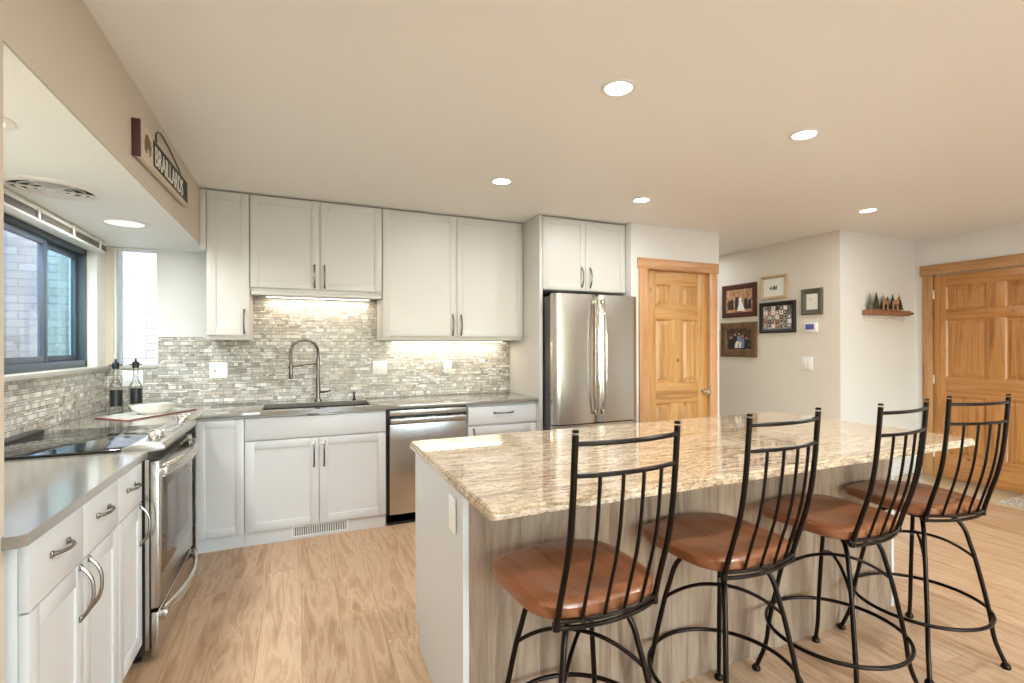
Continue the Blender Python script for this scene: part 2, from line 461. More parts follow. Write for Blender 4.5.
# ------------------------------------------------------------------ the room
YB, XR = -8.0, 7.19
struct(MB().box(-.2, XR + .2, YB - .2, 1.6, -.12, 0).build('floor', 'planks'))
struct(MB().box(.61, XR, YB, 1.6, H, H + .12).build('ceiling', 'ceiling'))
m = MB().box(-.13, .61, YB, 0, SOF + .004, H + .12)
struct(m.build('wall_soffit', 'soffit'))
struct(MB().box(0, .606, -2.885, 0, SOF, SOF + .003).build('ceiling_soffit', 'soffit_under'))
# left wall with the window opening
WY0, WY1, WZ0, WZ1 = -1.55, -.174, 1.22, 2.0
m = MB()
m.box(-.13, 0, -2.89, .2, 0, WZ0 - .03); m.box(-.13, 0, -2.89, WY0, WZ0 - .03, SOF); m.box(-.13, 0, WY1, 0, WZ0 - .03, SOF); m.box(-.13, 0, WY0, WY1, WZ1, SOF)
struct(m.build('wall_left', 'trim'))
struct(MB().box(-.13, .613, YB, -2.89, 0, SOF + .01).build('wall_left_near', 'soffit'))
# back wall with the narrow window opening
BX0, BX1, BZ0 = .046, .300, 1.218
m = MB()
m.box(0, 3.955, 0, .2, 0, BZ0 - .02); m.box(-.2, BX0, 0, .2, BZ0 - .02, SOF + .2); m.box(BX1, 3.955, 0, .2, BZ0 - .02, H); m.box(BX0, BX1, 0, .2, SOF - .002, H)
struct(m.build('wall_back', 'wall_cool'))
struct(MB().box(0, .044, -.006, -.0005, .92, SOF - .001).build('trim_1', 'soffit'))
# pantry wall with door opening
PX0, PX1 = 4.115, 4.885
m = MB(); m.box(3.955, PX0, -.742, -.62, 0, H); m.box(PX1, 5.01, -.742, -.62, 0, H); m.box(PX0, PX1, -.742, -.62, 2.065, H)
m.box(3.955, 4.06, -.62, .2, 0, H); m.box(4.89, 5.01, -.62, 1.5, 0, H)
struct(m.build('wall_pantry', 'wall_cool'))
struct(MB().box(5.01, 5.96, 1.5, 1.6, 0, H).build('wall_hall_end', 'wall'))
struct(MB().box(5.96, 6.1, -1.325, 1.6, 0, H).build('wall_hall', 'wall'))
struct(MB().box(5.9605, XR + .2, -1.333, -1.3252, 0, H).box(6.1005, XR + .2, -1.3252, -1.2, 0, H).build('wall_nook', 'wall_cool'))
EY0, EY1 = -2.53, -1.50
m = MB(); m.box(XR, XR + .2, YB, EY0, 0, H); m.box(XR, XR + .2, EY1, -1.2, 0, H); m.box(XR, XR + .2, EY0, EY1, 2.065, H)
struct(m.build('wall_right', 'wall_cool'))
# wall behind the camera; its glazed doors are invented to bring in fill daylight
m = MB(); m.box(.6, 1.3, YB - .2, YB, 0, H); m.box(5.3, XR + .2, YB - .2, YB, 0, H); m.box(1.3, 5.3, YB - .2, YB, 2.15, H)
struct(m.build('wall_behind', 'wall'))
r = sthing('added_door_3', (3.3, YB, 0))
fm = MB()
for x in (1.34, 3.3, 5.26): fm.box(x - .04, x + .04, YB - .12, YB - .04, 0, 2.15)
fm.box(1.3, 5.3, YB - .12, YB - .04, 2.07, 2.15); fm.box(1.3, 5.3, YB - .12, YB - .04, 0, .08)
fm.build('door_frame', 'trim', r)
MB().box(1.38, 3.26, YB - .085, YB - .08, .08, 2.07).build('pane', 'pane_clear', r)
MB().box(3.34, 5.22, YB - .085, YB - .08, .08, 2.07).build('pane', 'pane_clear', r)
# baseboards
struct(MB().box(5.945, 5.96, -1.333, 1.5, 0, .09, .004).build('baseboard_hall', 'trim'))
struct(MB().box(5.945, XR, -1.348, -1.333, 0, .09, .004).build('baseboard_nook', 'trim'))
struct(MB().box(XR - .015, XR, YB, EY0 - .1, 0, .09, .004).build('baseboard_right', 'trim'))
# entry tiles and mat
struct(MB().box(6.62, XR, -4.0, -1.348, 0, .006, .002).build('floor_entry', 'tile'))
tag(MB().box(6.68, 7.08, -3.15, -2.24, .006, .018, .004).build('door_mat', 'mat'), 'speckled grey and cream mat lying on the tiles before the entry door', 'mat')
# outside: painted brick walls a little way off
m = MB(); m.box(-1.25, -1.15, -.78, 2.0, -1, 2.6); m.box(-3.4, -3.2, -9, 2, -1, 3.7)
struct(m.build('wall_outside_left', 'brick'))
struct(MB().box(-1.15, 3.0, 1.6, 1.8, -1, 3.4).build('wall_outside_back', 'brick'))
struct(MB().box(-12, 12, -22, 12, -.4, -.125).build('ground_outside', paint('outside_ground', (150, 150, 140), .9)))

# ------------------------------------------------------------------ windows
w1 = sthing('window_1', (-.08, -.69, WZ0))
m = MB()                                                     # outer frame
for a, b in ((WY0, WY0 + .035), (WY1 - .035, WY1)): m.box(-.12, -.052, a, b, WZ0, WZ1, .003)
m.box(-.12, -.052, WY0, WY1, WZ0, WZ0 + .045, .003); m.box(-.12, -.052, WY0, WY1, WZ1 - .035, WZ1, .003)
m.build('window_frame', 'alu', w1)
def sash(y0, y1, x, pane):
    s = MB()
    s.box(x - .012, x + .012, y0, y0 + .045, WZ0 + .045, WZ1 - .035, .003); s.box(x - .012, x + .012, y1 - .045, y1, WZ0 + .045, WZ1 - .035, .003)
    s.box(x - .012, x + .012, y0 + .045, y1 - .045, WZ0 + .045, WZ0 + .08, .002); s.box(x - .012, x + .012, y0 + .045, y1 - .045, WZ1 - .07, WZ1 - .035, .002)
    o = s.build('sash', 'alu', w1)
    MB().box(x - .002, x + .002, y0 + .045, y1 - .045, WZ0 + .08, WZ1 - .07).build('pane', pane, o)
sash(WY0 + .035, -.731, -.072, 'pane_clear'); sash(-.712, WY1 - .03, -.102, 'pane_teal')
o = MB().box(0, .032, -2.885, -.007, WZ0 - .03, WZ0, .004).box(-.125, 0, WY0, WY1, WZ0 - .03, WZ0).build('window_sill', 'stonesill', w1)
w2 = sthing('window_2', (.18, .05, BZ0))
m = MB(); m.box(BX0, BX0 + .012, .004, .075, BZ0, SOF - .002, .002); m.box(BX1 - .008, BX1, .004, .075, BZ0, SOF - .002, .002); m.box(BX0, BX1, .004, .075, SOF - .012, SOF - .002, .002)
m.build('window_frame', 'trim', w2)
MB().box(BX0 + .012, BX1 - .008, .012, .016, BZ0, SOF - .012).build('pane', 'pane_clear', w2)
MB().box(BX0 - .002, BX1 + .004, -.018, .06, BZ0 - .022, BZ0, .003).build('window_sill', 'stonesill', w2)
# raised blind
bl = thing('window_blind', (.03, -.72, 2.0), 'cream slatted blind drawn all the way up over the dark framed window', 'blind')
MB().box(.004, .052, -1.62, -.16, 2.035, 2.06, .003).build('head_rail', 'trim', bl)
m = MB()
for k in range(9): m.box(.006, .05, -1.61, -.17, 1.998 + k * .0038, 1.9995 + k * .0038)
m.build('slat_stack', paint('blind_slats', (150, 144, 128), .5, .1), bl)
MB().box(.004, .054, -1.615, -.165, 1.982, 1.996, .003).build('bottom_rail', 'trim', bl)
for y in (-1.5, -1.15, -.72, -.3):
    MB().box(.052, .057, y - .012, y + .012, 1.984, 2.05, .001).build('cord_clip', 'hinge', bl)

# ------------------------------------------------------------------ doors with six raised panels
def six_panel(F, w, h, t, px, pz, mats, name, parent, flush=False):
    """leaf in frame F (x 0..w, y outward 0..t, z 0..h); px: panel x spans, pz: panel z spans"""
    m = MB(F); zb = [0] + [v for p in pz for v in p] + [h]
    m.mi = 0
    m.box(0, px[0][0], 0, t, 0, h, .0015); m.box(px[1][1], w, 0, t, 0, h, .0015)
    for a, b in pz: m.box(px[0][1], px[1][0], 0, t, a, b, .0015)
    m.mi = 1
    for i in range(0, len(zb), 2): m.box(px[0][0], px[1][1], 0, t, zb[i], zb[i + 1], .0015)
    leaf = m.build('door_leaf', mats, parent)
    for a, b in pz:
        for c, d in px:
            q = MB(F)
            def ring(i, y): return [(c + i, y, a + i), (d - i, y, a + i), (d - i, y, b - i), (c + i, y, b - i)]
            R = [ring(0, t - .002), ring(.012, t - .014), ring(.02, t - .014), ring(.05, t - .003)]
            for A, B in zip(R, R[1:]):
                for k in range(4): q.quad([A[k], A[(k + 1) % 4], B[(k + 1) % 4], B[k]])
            q.quad(R[-1])
            bmesh.ops.recalc_face_normals(q.bm, faces=q.bm.faces)
            q.build('raised_panel', mats[0], leaf)
    return leaf
d1 = sthing('door_1', (4.5, -.72, 0))
F1 = Matrix.Translation((4.13, -.685, .008)) @ FB
six_panel(F1, .74, 2.04, .035, [(.115, .305), (.435, .625)], [(.22, .80), (.995, 1.59), (1.715, 1.915)], ['pine_v', 'pine_h'], 'door_leaf', d1)
m = MB(); m.mi = 0
m.box(4.035, 4.13, -.764, -.7425, 0, 2.055, .002); m.box(4.87, 4.965, -.764, -.7425, 0, 2.055, .002)
m.box(4.115, 4.129, -.742, -.66, 0, 2.055); m.box(4.871, 4.885, -.742, -.66, 0, 2.055)
m.mi = 1; m.box(4.02, 4.98, -.768, -.7425, 2.055, 2.15, .002); m.box(4.115, 4.885, -.742, -.66, 2.05, 2.064)
m.build('door_casing', ['casing', 'casing_h'], d1)
m = MB(); m.lathe((4.822, -.72, .905), [(0, 0), (.031, 0), (.031, -.008), (.014, -.012), (.012, -.04), (.024, -.048), (.030, -.062), (.026, -.078), (0, -.084)], 24, 'y')
m.build('door_knob', 'chrome', d1)
d2 = sthing('door_2', (7.17, -2.0, 0))
F2 = Matrix(((0, -1, 0, 7.205), (-1, 0, 0, -1.513), (0, 0, 1, .008), (0, 0, 0, 1)))      # x -> -Y, outward -> -X
six_panel(F2, 1.0, 2.045, .04, [(.105, .43), (.57, .895)], [(.24, .83), (1.02, 1.60), (1.70, 1.935)], ['entry_v', 'entry_h'], 'door_leaf', d2)
m = MB(); m.mi = 0
m.box(7.166, 7.1895, -1.505, -1.405, 0, 2.07, .002); m.box(7.166, 7.1895, -2.63, -2.525, 0, 2.07, .002)
m.box(7.19, 7.3, -1.512, -1.501, 0, 2.064); m.box(7.19, 7.3, -2.529, -2.515, 0, 2.064)
m.mi = 1; m.box(7.160, 7.1895, -2.65, -1.385, 2.07, 2.175, .002); m.box(7.19, 7.3, -2.529, -1.501, 2.055, 2.064)
m.build('door_casing', ['entry_casing', 'entry_casing_h'], d2)
MB().box(7.20, 7.31, -2.529, -1.501, 0, .03, .002).build('threshold_light_stop', 'nickel', d2)  # low block added to stop light leaking under the leaf
MB().box(7.246, 7.27, -2.529, -1.501, .02, 2.064).build('light_block_sheet', 'slot', d2)  # dark sheet added behind the leaf to block outside light
for z in (1.87, 1.0, .25): MB().box(7.155, 7.166, -1.521, -1.508, z - .045, z + .045, .002).build('hinge', 'hinge', d2)
m = MB(); m.lathe((7.165, -2.44, .92), [(0, 0), (.031, 0), (.031, -.008), (.014, -.012), (.012, -.04), (.026, -.048), (.030, -.062), (.024, -.078), (0, -.084)], 24, 'x'); m.build('door_knob', 'chrome', d2)

# ------------------------------------------------------------------ backsplash (setting)
m = MB(); m.box(0, .008, -2.885, 0, .915, WZ0 - .031)
struct(m.build('wall_tile_left', 'mosaic'))
m = MB(); m.box(.008, BX1 + .004, -.009, -.0005, .915, BZ0 - .023); m.box(BX1 + .004, 3.074, -.009, -.0005, .915, 1.425); m.box(.915, 1.843, -.009, -.0005, 1.425, 1.76)
struct(m.build('wall_tile_back', 'mosaic'))

# ------------------------------------------------------------------ cabinets
def shaker(F, x0, x1, y, z0, z1, rail=.056, t=.02, dep=.006):
    """door in frame F whose outer face is at y (outward)"""
    m = MB(F); g = .002
    x0 += g; x1 -= g; z0 += g; z1 -= g
    b = .0012
    m.box(x0, x0 + rail, y - t, y, z0, z1, b); m.box(x1 - rail, x1, y - t, y, z0, z1, b)
    m.box(x0 + rail, x1 - rail, y - t, y, z0, z0 + rail, b); m.box(x0 + rail, x1 - rail, y - t, y, z1 - rail, z1, b)
    m.box(x0 + rail - .002, x1 - rail + .002, y - t + .001, y - dep, z0 + rail - .002, z1 - rail + .002)
    return m
def slab(F, x0, x1, y, z0, z1, t=.02):
    return MB(F).box(x0 + .0015, x1 - .0015, y - t, y, z0 + .0015, z1 - .0015, .002)
def pull(F, x, y, z, L=.165, vert=True, out=.032, r=.0052):
    m = MB(F); pts = []
    n = 12
    for i in range(n + 1):
        s = -1 + 2 * i / n
        q = s * L / 2; o = y + .004 + out * (1 - abs(s) ** 2.6)
        pts.append((x, o, z + q) if vert else (x + q, o, z))
    rr = [r * (1.35 if i in (0, n) else 1.0 + .25 * abs(-1 + 2 * i / n)) for i in range(n + 1)]
    m.tube(pts, rr, n=8)
    for s in (-1, 1):
        q = s * L / 2
        c = (x, y, z + q) if vert else (x + q, y, z)
        m.box(c[0] - .007, c[0] + .007, y, y + .007, c[2] - .009, c[2] + .009, .002)
    return m
MC = 'cabinet'
def upper(loc_x0, x1, z0, z1, doors, hands, label, yd=.335, name='wall_cabinet', side_light=True):
    """back wall upper; doors: x boundaries; hands: (x, z)"""
    t = thing(name, (loc_x0, -.01, z0), label, 'cabinet', 'white wall cabinets')
    m = MB(FB); m.box(loc_x0 + .001, x1 - .001, .002, yd - .021, z0, z1, .0015)
    m.build('body', MC, t)
    for i, (a, b) in enumerate(zip(doors, doors[1:])):
        d = shaker(FB, a, b, yd, z0 + .028, z1 - .001).build('door', MC, t)
        hx, hz = hands[i]
        pull(FB, hx, yd, hz, .165).build('handle', 'nickel', d)
    return t
UB = 1.403
c1 = upper(.647, .915, UB, H - .009, [.649, .913], [(.88, 1.53)], 'narrow single-door white wall cabinet beside the ceiling soffit')
c2 = upper(.915, 1.843, 1.752, H - .009, [.917, 1.383, 1.841], [(1.345, 1.88), (1.415, 1.88)], 'short two-door white wall cabinet hung above the sink')
c3 = upper(1.843, 3.073, UB, H - .009, [1.845, 2.458, 3.071], [(2.42, 1.53), (2.492, 1.53)], 'wide two-door white wall cabinet above the dishwasher')
MB().box(.924, 1.835, -.335, -.316, 1.728, 1.752, .002).build('light_rail', MC, c2)
MB().box(.611, .6465, -.33, -.31, 2.03, H - .009, .002).build('filler_strip', MC, c1)
# dark shadow gap strip at the top is the gap between doors and ceiling
# under-cabinet light fixtures
for x0, x1, z, lab in ((1.0, 1.78, 1.75, 'slim lit LED strip under the short cabinet above the sink'), (1.95, 2.98, UB - .001, 'slim lit LED strip under the wide cabinet right of the sink')):
    u = thing('cabinet_strip_light', ((x0 + x1) / 2, -.12, z), lab, 'light', 'under-cabinet strip lights')
    MB().box(x0, x1, -.085, -.045, z - .012, z - .001, .002).build('housing', 'trim', u)
    MB().box(x0 + .01, x1 - .01, -.08, -.05, z - .0145, z - .0115).build('diffuser', 'strip', u)
    l = area('strip_lamp', ((x0 + x1) / 2, -.065, z - .02), (0, 0, 0), x1 - x0 - .04, .03, 3.0 * (x1 - x0), (1.0, .90, .76))

# tall panel beside the refrigerator and cabinet above it
tag(MB().box(3.076, 3.106, -.664, -.001, 0, H - .002, .0015).build('end_panel', MC), 'tall white end panel between the countertop and the steel refrigerator', 'panel')
t = thing('fridge_cabinet', (3.5, -.01, 1.83), 'two-door white cabinet above the stainless refrigerator', 'cabinet', 'white wall cabinets')
MB().box(3.108, 3.95, -.643, -.002, 1.83, H - .009, .0015).build('body', MC, t)
for a, b, hx in ((3.108, 3.53, 3.487), (3.53, 3.95, 3.573)):
    d = shaker(FB, a, b, .664, 1.832, H - .012, .05).build('door', MC, t)
    pull(FB, hx, .664, 1.95, .165).build('handle', 'nickel', d)

# base cabinets, back run
CT0, CT1 = .884, .914
KY, DY = .60, .612
MBASE = 'base_cabinet'
g = 'white base cabinets of the back run'
b1 = thing('corner_cabinet', (.8, -.01, 0), 'narrow single-door white base cabinet in the corner next to the range', 'cabinet', g)
MB(FB).box(.622, .9025, .002, DY - .021, .10, CT0 - .001).box(.622, .9025, .03, DY - .03, 0, .10).build('body', MBASE, b1)
shaker(FB, .626, .9025, DY, .10, .868, .05).build('door', MBASE, b1)
b2 = thing('sink_cabinet', (1.36, -.01, 0), 'two-door white sink base cabinet with a floor-level vent grille', 'cabinet', g)
m = MB(FB).box(.9035, 1.826, DY - .04, DY - .021, .10, CT0 - .001).box(.9035, .925, .002, DY - .04, .10, CT0 - .001).box(1.805, 1.826, .002, DY - .04, .10, CT0 - .001)
m.box(.9035, 1.826, .03, DY - .03, 0, .12).build('body', MBASE, b2)
slab(FB, .9035, 1.826, DY, .716, .868).build('false_drawer_front', MBASE, b2)
MB(FB).box(1.29, 1.48, DY, DY + .012, .866, .878, .002).build('edge_pull', 'nickel', b2)
for a, b, hx in ((.9035, 1.365, 1.332), (1.365, 1.826, 1.398)):
    d = shaker(FB, a, b, DY, .10, .712).build('door', MBASE, b2)
    pull(FB, hx, DY, .592, .165).build('handle', 'nickel', d)
m = MB(FB); m.mi = 0; m.box(1.19, 1.56, DY - .03, DY - .024, .018, .092, .002); m.mi = 1; m.box(1.20, 1.55, DY - .0245, DY - .0235, .026, .084)
m.mi = 0
for k in range(30): m.box(1.203 + k * .0117, 1.208 + k * .0117, DY - .024, DY - .0215, .026, .084)
m.build('vent_grille', ['plastic', 'slot'], b2)
b3 = thing('drawer_cabinet', (2.76, -.01, 0), 'white base cabinet with a drawer between dishwasher and refrigerator', 'cabinet', g)
MB(FB).box(2.462, 3.075, .002, DY - .021, .10, CT0 - .001).box(2.462, 3.075, .03, DY - .03, 0, .10).build('body', MBASE, b3)
d = slab(FB, 2.464, 3.074, DY, .716, .862).build('drawer', MBASE, b3); pull(FB, 2.77, DY, .805, .165, False).build('handle', 'nickel', d)
d = shaker(FB, 2.464, 3.074, DY, .10, .70).build('door', MBASE, b3); pull(FB, 2.51, DY, .60, .165).build('handle', 'nickel', d)

# dishwasher
dw = thing('dishwasher', (2.14, -.3, 0), 'stainless dishwasher set in the back run left of the kitchen island', 'dishwasher')
MB(FB).box(1.83, 2.458, .02, DY - .03, .02, CT0 - .006).build('body', 'black', dw)
m = MB(FB).box(1.852, 2.452, DY - .03, DY + .004, .085, .765, .004, 3); m.build('door', 'steel', dw)
MB(FB).box(1.852, 2.452, DY - .03, DY + .004, .828, .868, .003).build('control_strip', 'steel_h', dw)
MB(FB).box(1.856, 2.448, DY - .02, DY + .032, .770, .812, .008, 3).build('handle', 'steel_h', dw)
MB(FB).box(1.84, 2.455, DY - .06, DY - .03, 0, .08).build('kick_plate', 'black', dw)

# left run: two-drawer cabinet and single cabinet
LX = .635
g = 'white base cabinets left of the range'
def left_cab(name, y0, y1, splits, label, hand):
    t = thing(name, (.3, (y0 + y1) / 2, 0), label, 'cabinet', g)
    MB(FL).box(y0, y1, .002, LX - .021, .10, CT0 - .001, .001).box(y0, y1, .03, LX - .08, 0, .10).build('body', MBASE, t)
    for i, (a, b) in enumerate(zip(splits, splits[1:])):
        d = slab(FL, a, b, LX, .702, .872).build('drawer', MBASE, t)
        pull(FL, (a + b) / 2, LX, .80, .105, False, .024, .0046).build('handle', 'nickel', d)
        d = shaker(FL, a, b, LX, .10, .700).build('door', MBASE, t)
        pull(FL, (b - .035) if hand[i] > 0 else (a + .035), LX, .612, .155, True, .030, .0048).build('handle', 'nickel', d)
    return t
left_cab('base_cabinet', -2.835, -2.165, [-2.835, -2.49, -2.165], 'two-door two-drawer white base cabinet at the near end of the left counter', (1, -1))
left_cab('base_cabinet', -2.163, -1.862, [-2.163, -1.862], 'single-door white base cabinet directly in front of the range', (1,))
tag(MB().box(.02, .585, -2.888, -2.838, 0, CT0 - .002, .001).build('filler_panel', MBASE), 'narrow white filler panel closing the near end of the left base cabinets', 'panel')

# countertops
m = MB()
hx0, hx1, hy0, hy1 = 1.0, 1.73, -.565, -.19
m.box(.66, hx0, -.647, -.010, CT0, CT1, .003); m.box(hx1, 3.074, -.647, -.010, CT0, CT1, .003)
m.box(hx0 - .001, hx1 + .001, hy1, -.010, CT0, CT1); m.box(hx0 - .001, hx1 + .001, -.647, hy0, CT0, CT1)
m.box(.010, .66, -1.080, -.010, CT0, CT1, .0)
tag(m.build('countertop', 'quartz'), 'grey-beige polished stone countertop of the back run with the sink cut-out', 'countertop')
m = MB().prism([(.010, -2.885), (.60, -2.885), (.60, -2.905), (.643, -2.905), (.655, -2.893), (.655, -1.847), (.010, -1.847)], CT0, CT1, 'z')
tag(m.build('countertop', 'quartz'), 'grey-beige polished stone countertop in front of the range, nearest the camera', 'countertop')

# sink
sk = thing('kitchen_sink', (1.365, -.38, .70), 'dark rectangular undermount sink set in the back countertop', 'sink')
m = MB(); a, b, c, d = hx0 - .012, hx1 + .012, hy0 - .006, hy1 + .006
m.box(a, b, c, d, .69, .70); m.box(a, hx0 + .001, c, d, .70, CT0 - .001); m.box(hx1 - .001, b, c, d, .70, CT0 - .001)
m.box(a, b, hy1 - .001, d, .70, CT0 - .001); m.box(a, b, c, hy0 + .001, .70, CT0 - .001)
m.build('basin', 'sink', sk)
MB().lathe((1.365, -.38, .70), [(0, .003), (.03, .003), (.042, .006), (.045, .001)], 24).build('drain', 'chrome', sk)

# faucet
fc = thing('kitchen_faucet', (1.376, -.10, CT1), 'tall brushed steel spring faucet standing behind the sink', 'faucet')
MB().lathe((1.376, -.10, CT1), [(0, 0), (.027, 0), (.027, .008), (.02, .014), (.0165, .03), (.0165, .19), (.0135, .20), (.0135, .35), (0, .352)], 24).build('faucet_body', 'faucet', fc)
pts = [(1.376, -.10, 1.26)]
for k in range(21):
    a = PI * k / 20; pts.append((1.278 + .098 * math.cos(a), -.10 - .06 * k / 20, 1.305 + .098 * math.sin(a)))
pts.append((1.18, -.16, 1.21))
MB().tube(pts, .0095, n=12).build('hose', 'faucet', fc)
coil = []
for i in range(len(pts) - 1):
    A, B = Vector(pts[i]), Vector(pts[i + 1]); L = (B - A).length; nseg = max(2, int(L / .0016))
    for j in range(nseg):
        p = A.lerp(B, j / nseg); d_ = (B - A).normalized(); u = Vector((0, 1, 0)) - d_ * d_.y; u.normalize(); v = d_.cross(u)
        ph = len(coil) * 2 * PI / 7
        coil.append(p + (u * math.cos(ph) + v * math.sin(ph)) * .0108)
MB().tube(coil, .0018, n=4).build('spring', 'faucet', fc)
MB().lathe((1.18, -.16, 1.10), [(0, 0), (.014, 0), (.016, .012), (.014, .06), (.0115, .115), (0, .118)], 20).build('spray_head', 'faucet', fc)
MB().tube([(1.376, -.10, 1.215), (1.27, -.13, 1.205), (1.18, -.16, 1.19)], .004, n=8).lathe((1.18, -.16, 1.182), [(.0165, 0), (.0195, .002), (.0195, .014), (.0165, .016)], 16).build('support_arm', 'faucet', fc)
MB().tube([(1.39, -.10, .985), (1.425, -.105, .985)], .009, n=10).tube([(1.42, -.105, .985), (1.47, -.11, .995)], [.007, .005], n=8).build('handle', 'faucet', fc)
MB().lathe((1.65, -.10, CT1), [(0, 0), (.014, 0), (.014, .006), (.007, .01), (.007, .045), (.010, .05), (.009, .06), (0, .062)], 16).tube([(1.65, -.10, .965), (1.65, -.14, .962)], .0045, n=8)
m = MB().lathe((1.65, -.10, CT1), [(0, 0), (.014, 0), (.014, .006), (.007, .01), (.007, .045), (.010, .05), (.009, .06), (0, .062)], 16).tube([(1.65, -.10, .965), (1.65, -.14, .962)], .0045, n=8)
tag(m.build('soap_dispenser', 'iron'), 'small dark soap pump standing behind the sink right of the faucet', 'soap dispenser')

# ------------------------------------------------------------------ outlets and switches
def plate(F, cx, cz, w, h, kinds, label, parent_cat='switch', y=0.0, name='light_switch', group=None):
    o3 = F @ Vector((cx, y, cz))
    t = thing(name, o3, label, parent_cat, group)
    MB(F).box(cx - w / 2, cx + w / 2, y, y + .006, cz - h / 2, cz + h / 2, .002).build('cover_plate', 'plastic', t)
    n = len(kinds)
    for i, k in enumerate(kinds):
        x = cx + (i - (n - 1) / 2) * .046
        if k == 'r':
            MB(F).box(x - .016, x + .016, y + .006, y + .009, cz - .033, cz + .033, .0015).build('rocker', 'plastic', t)
        elif k == 't':
            m = MB(F); m.mi = 0; m.box(x - .005, x + .005, y + .006, y + .0065, cz - .012, cz + .012); m.mi = 1; m.box(x - .004, x + .004, y + .006, y + .018, cz - .002, cz + .009, .001)
            m.build('toggle', ['slot', 'plastic'], t)
        else:
            m = MB(F); m.mi = 0; m.box(x - .017, x + .017, y + .006, y + .0085, cz - .034, cz + .034, .002); m.mi = 1
            for dz in (-.02, .02):
                m.box(x - .008, x - .0055, y + .0084, y + .009, cz + dz - .005, cz + dz + .005); m.box(x + .0055, x + .008, y + .0084, y + .009, cz + dz - .005, cz + dz + .005)
                m.box(x - .002, x + .002, y + .0084, y + .009, cz + dz - .012, cz + dz - .009)
            m.build('socket', ['plastic', 'slot'], t)
    return t
TB = .0095
plate(FB, .68, 1.172, .118, .118, 'tr', 'white double switch plate on the tiles left of the faucet', y=TB)
plate(FB, 1.87, 1.169, .118, .118, 'or', 'white double plate with outlet and switch on the tiles right of the faucet', 'outlet', TB, 'wall_outlet')
plate(FB, 2.465, 1.164, .072, .118, 'o', 'single white outlet plate on the tiles above the dishwasher counter', 'outlet', TB, 'wall_outlet')
plate(FB, .155, 1.125, .118, .112, 'oo', 'white double outlet on the tiles behind the two oil bottles', 'outlet', TB, 'wall_outlet')
FP = Matrix(((0, -1, 0, 5.96), (-1, 0, 0, 0), (0, 0, 1, 0), (0, 0, 0, 1)))       # photo wall: x -> -Y, outward -X
plate(FP, .985, 1.17, .13, .13, 'rr', 'white double rocker switch on the hall wall below the thermostat')
FI = Matrix(((0, -1, 0, 1.718), (-1, 0, 0, 0), (0, 0, 1, 0), (0, 0, 0, 1)))
plate(FI, 2.775, .775, .075, .12, 'r', 'white switch plate on the left end of the kitchen island')

# ------------------------------------------------------------------ range
ry0, ry1 = -1.842, -1.09
rg = thing('electric_range', (.35, -1.466, 0), 'stainless slide-in electric range with black glass cooktop in the left run', 'range')
MB().box(.03, .655, ry0 + .004, ry1 - .004, .06, .903).build('body', 'black', rg)
MB().box(.045, .62, ry0, ry1, .916, .924, .002).build('cooktop', 'blackglass', rg)
for cx, cy, r_ in ((.20, -1.66, .075), (.20, -1.27, .09), (.45, -1.66, .10), (.45, -1.27, .075)):
    MB().lathe((cx, cy, .9242), [(r_ - .0015, 0), (r_, .0003), (r_ + .0015, 0)], 48).build('burner_ring', paint('burner_ring_print', (84, 82, 80), .2), rg)
MB().box(.015, .055, ry0 + .01, ry1 - .01, .916, .934, .005, 3).build('rear_vent_trim', 'black', rg)
poly = [(.56, .9245), (.60, .940), (.70, .936), (.713, .926), (.709, .910), (.66, .903), (.56, .903)]
m = MB(); m.prism(poly, ry0 - .004, ry1, 'y', .002); m.build('control_panel', metal('panel_steel', (176, 173, 168), 0.42), rg)
MB().box(.615, .675, -1.50, -1.26, .938, .9405, .001).build('display', paint('control_display', (150, 148, 142), .15), rg)
for y in (-1.755, -1.665, -1.165, -1.16 + .085):
    k = MB().lathe((.652, y, .938), [(0, 0), (.026, 0), (.027, .006), (.021, .010), (.020, .028), (.017, .032), (0, .033)], 24)
    k.box(.652 - .023, .652 + .023, y - .006, y + .006, .964, .976, .003)
    k.build('knob', 'chrome', rg)
# oven door
dX0, dX1 = .657, .688
m = MB(); m.mi = 0
m.box(dX0, dX1, ry0 + .004, ry0 + .065, .232, .862, .004); m.box(dX0, dX1, ry1 - .065, ry1 - .004, .232, .862, .004)
m.box(dX0, dX1, ry0 + .065, ry1 - .065, .232, .36); m.box(dX0, dX1, ry0 + .065, ry1 - .065, .775, .862)
od = m.build('oven_door', 'steel', rg)
MB().box(dX0 + .006, dX1 + .001, ry0 + .063, ry1 - .063, .358, .777, .002).build('door_glass', 'ovenglass', od)
MB().box(dX1 + .0012, dX1 + .002, ry0 + .13, ry1 - .13, .41, .72).build('inner_window', 'ovenglass', od)
def bow(z, y0, y1, x, out, r):
    pts = []
    for i in range(21):
        s = -1 + i / 10; pts.append((x + .012 + out * (1 - s * s), (y0 + y1) / 2 + s * (y1 - y0) / 2, z))
    m = MB(); m.tube(pts, r, n=12, flat=(1.7, .65))
    for y in (y0, y1): m.box(x - .002, x + .028, y - .022, y + .022, z - .018, z + .018, .004)
    return m
bow(.815, ry0 + .035, ry1 - .035, dX1, .045, .017).build('handle', 'steel_h', od)
m = MB().box(dX0, dX1, ry0 + .004, ry1 - .004, .025, .215, .006, 3)
dr = m.build('warming_drawer', 'steel', rg)
bow(.196, ry0 + .035, ry1 - .035, dX1, .045, .017).build('handle', 'steel_h', dr)
m = MB()
for z in (.81, .828, .846): m.lathe((.655, 0, 0), [(0, 0)], 3) if 0 else None
MB().box(.640, .6545, ry0 + .001, ry0 + .0035, .06, .87).build('side_trim', 'steel', rg)
for y in (ry0 + .05, ry1 - .05):
    for x in (.10, .60): MB().lathe((x, y, 0), [(0, 0), (.018, 0), (.018, .01), (.01, .014), (.01, .06), (0, .06)], 16).build('foot', 'black', rg)

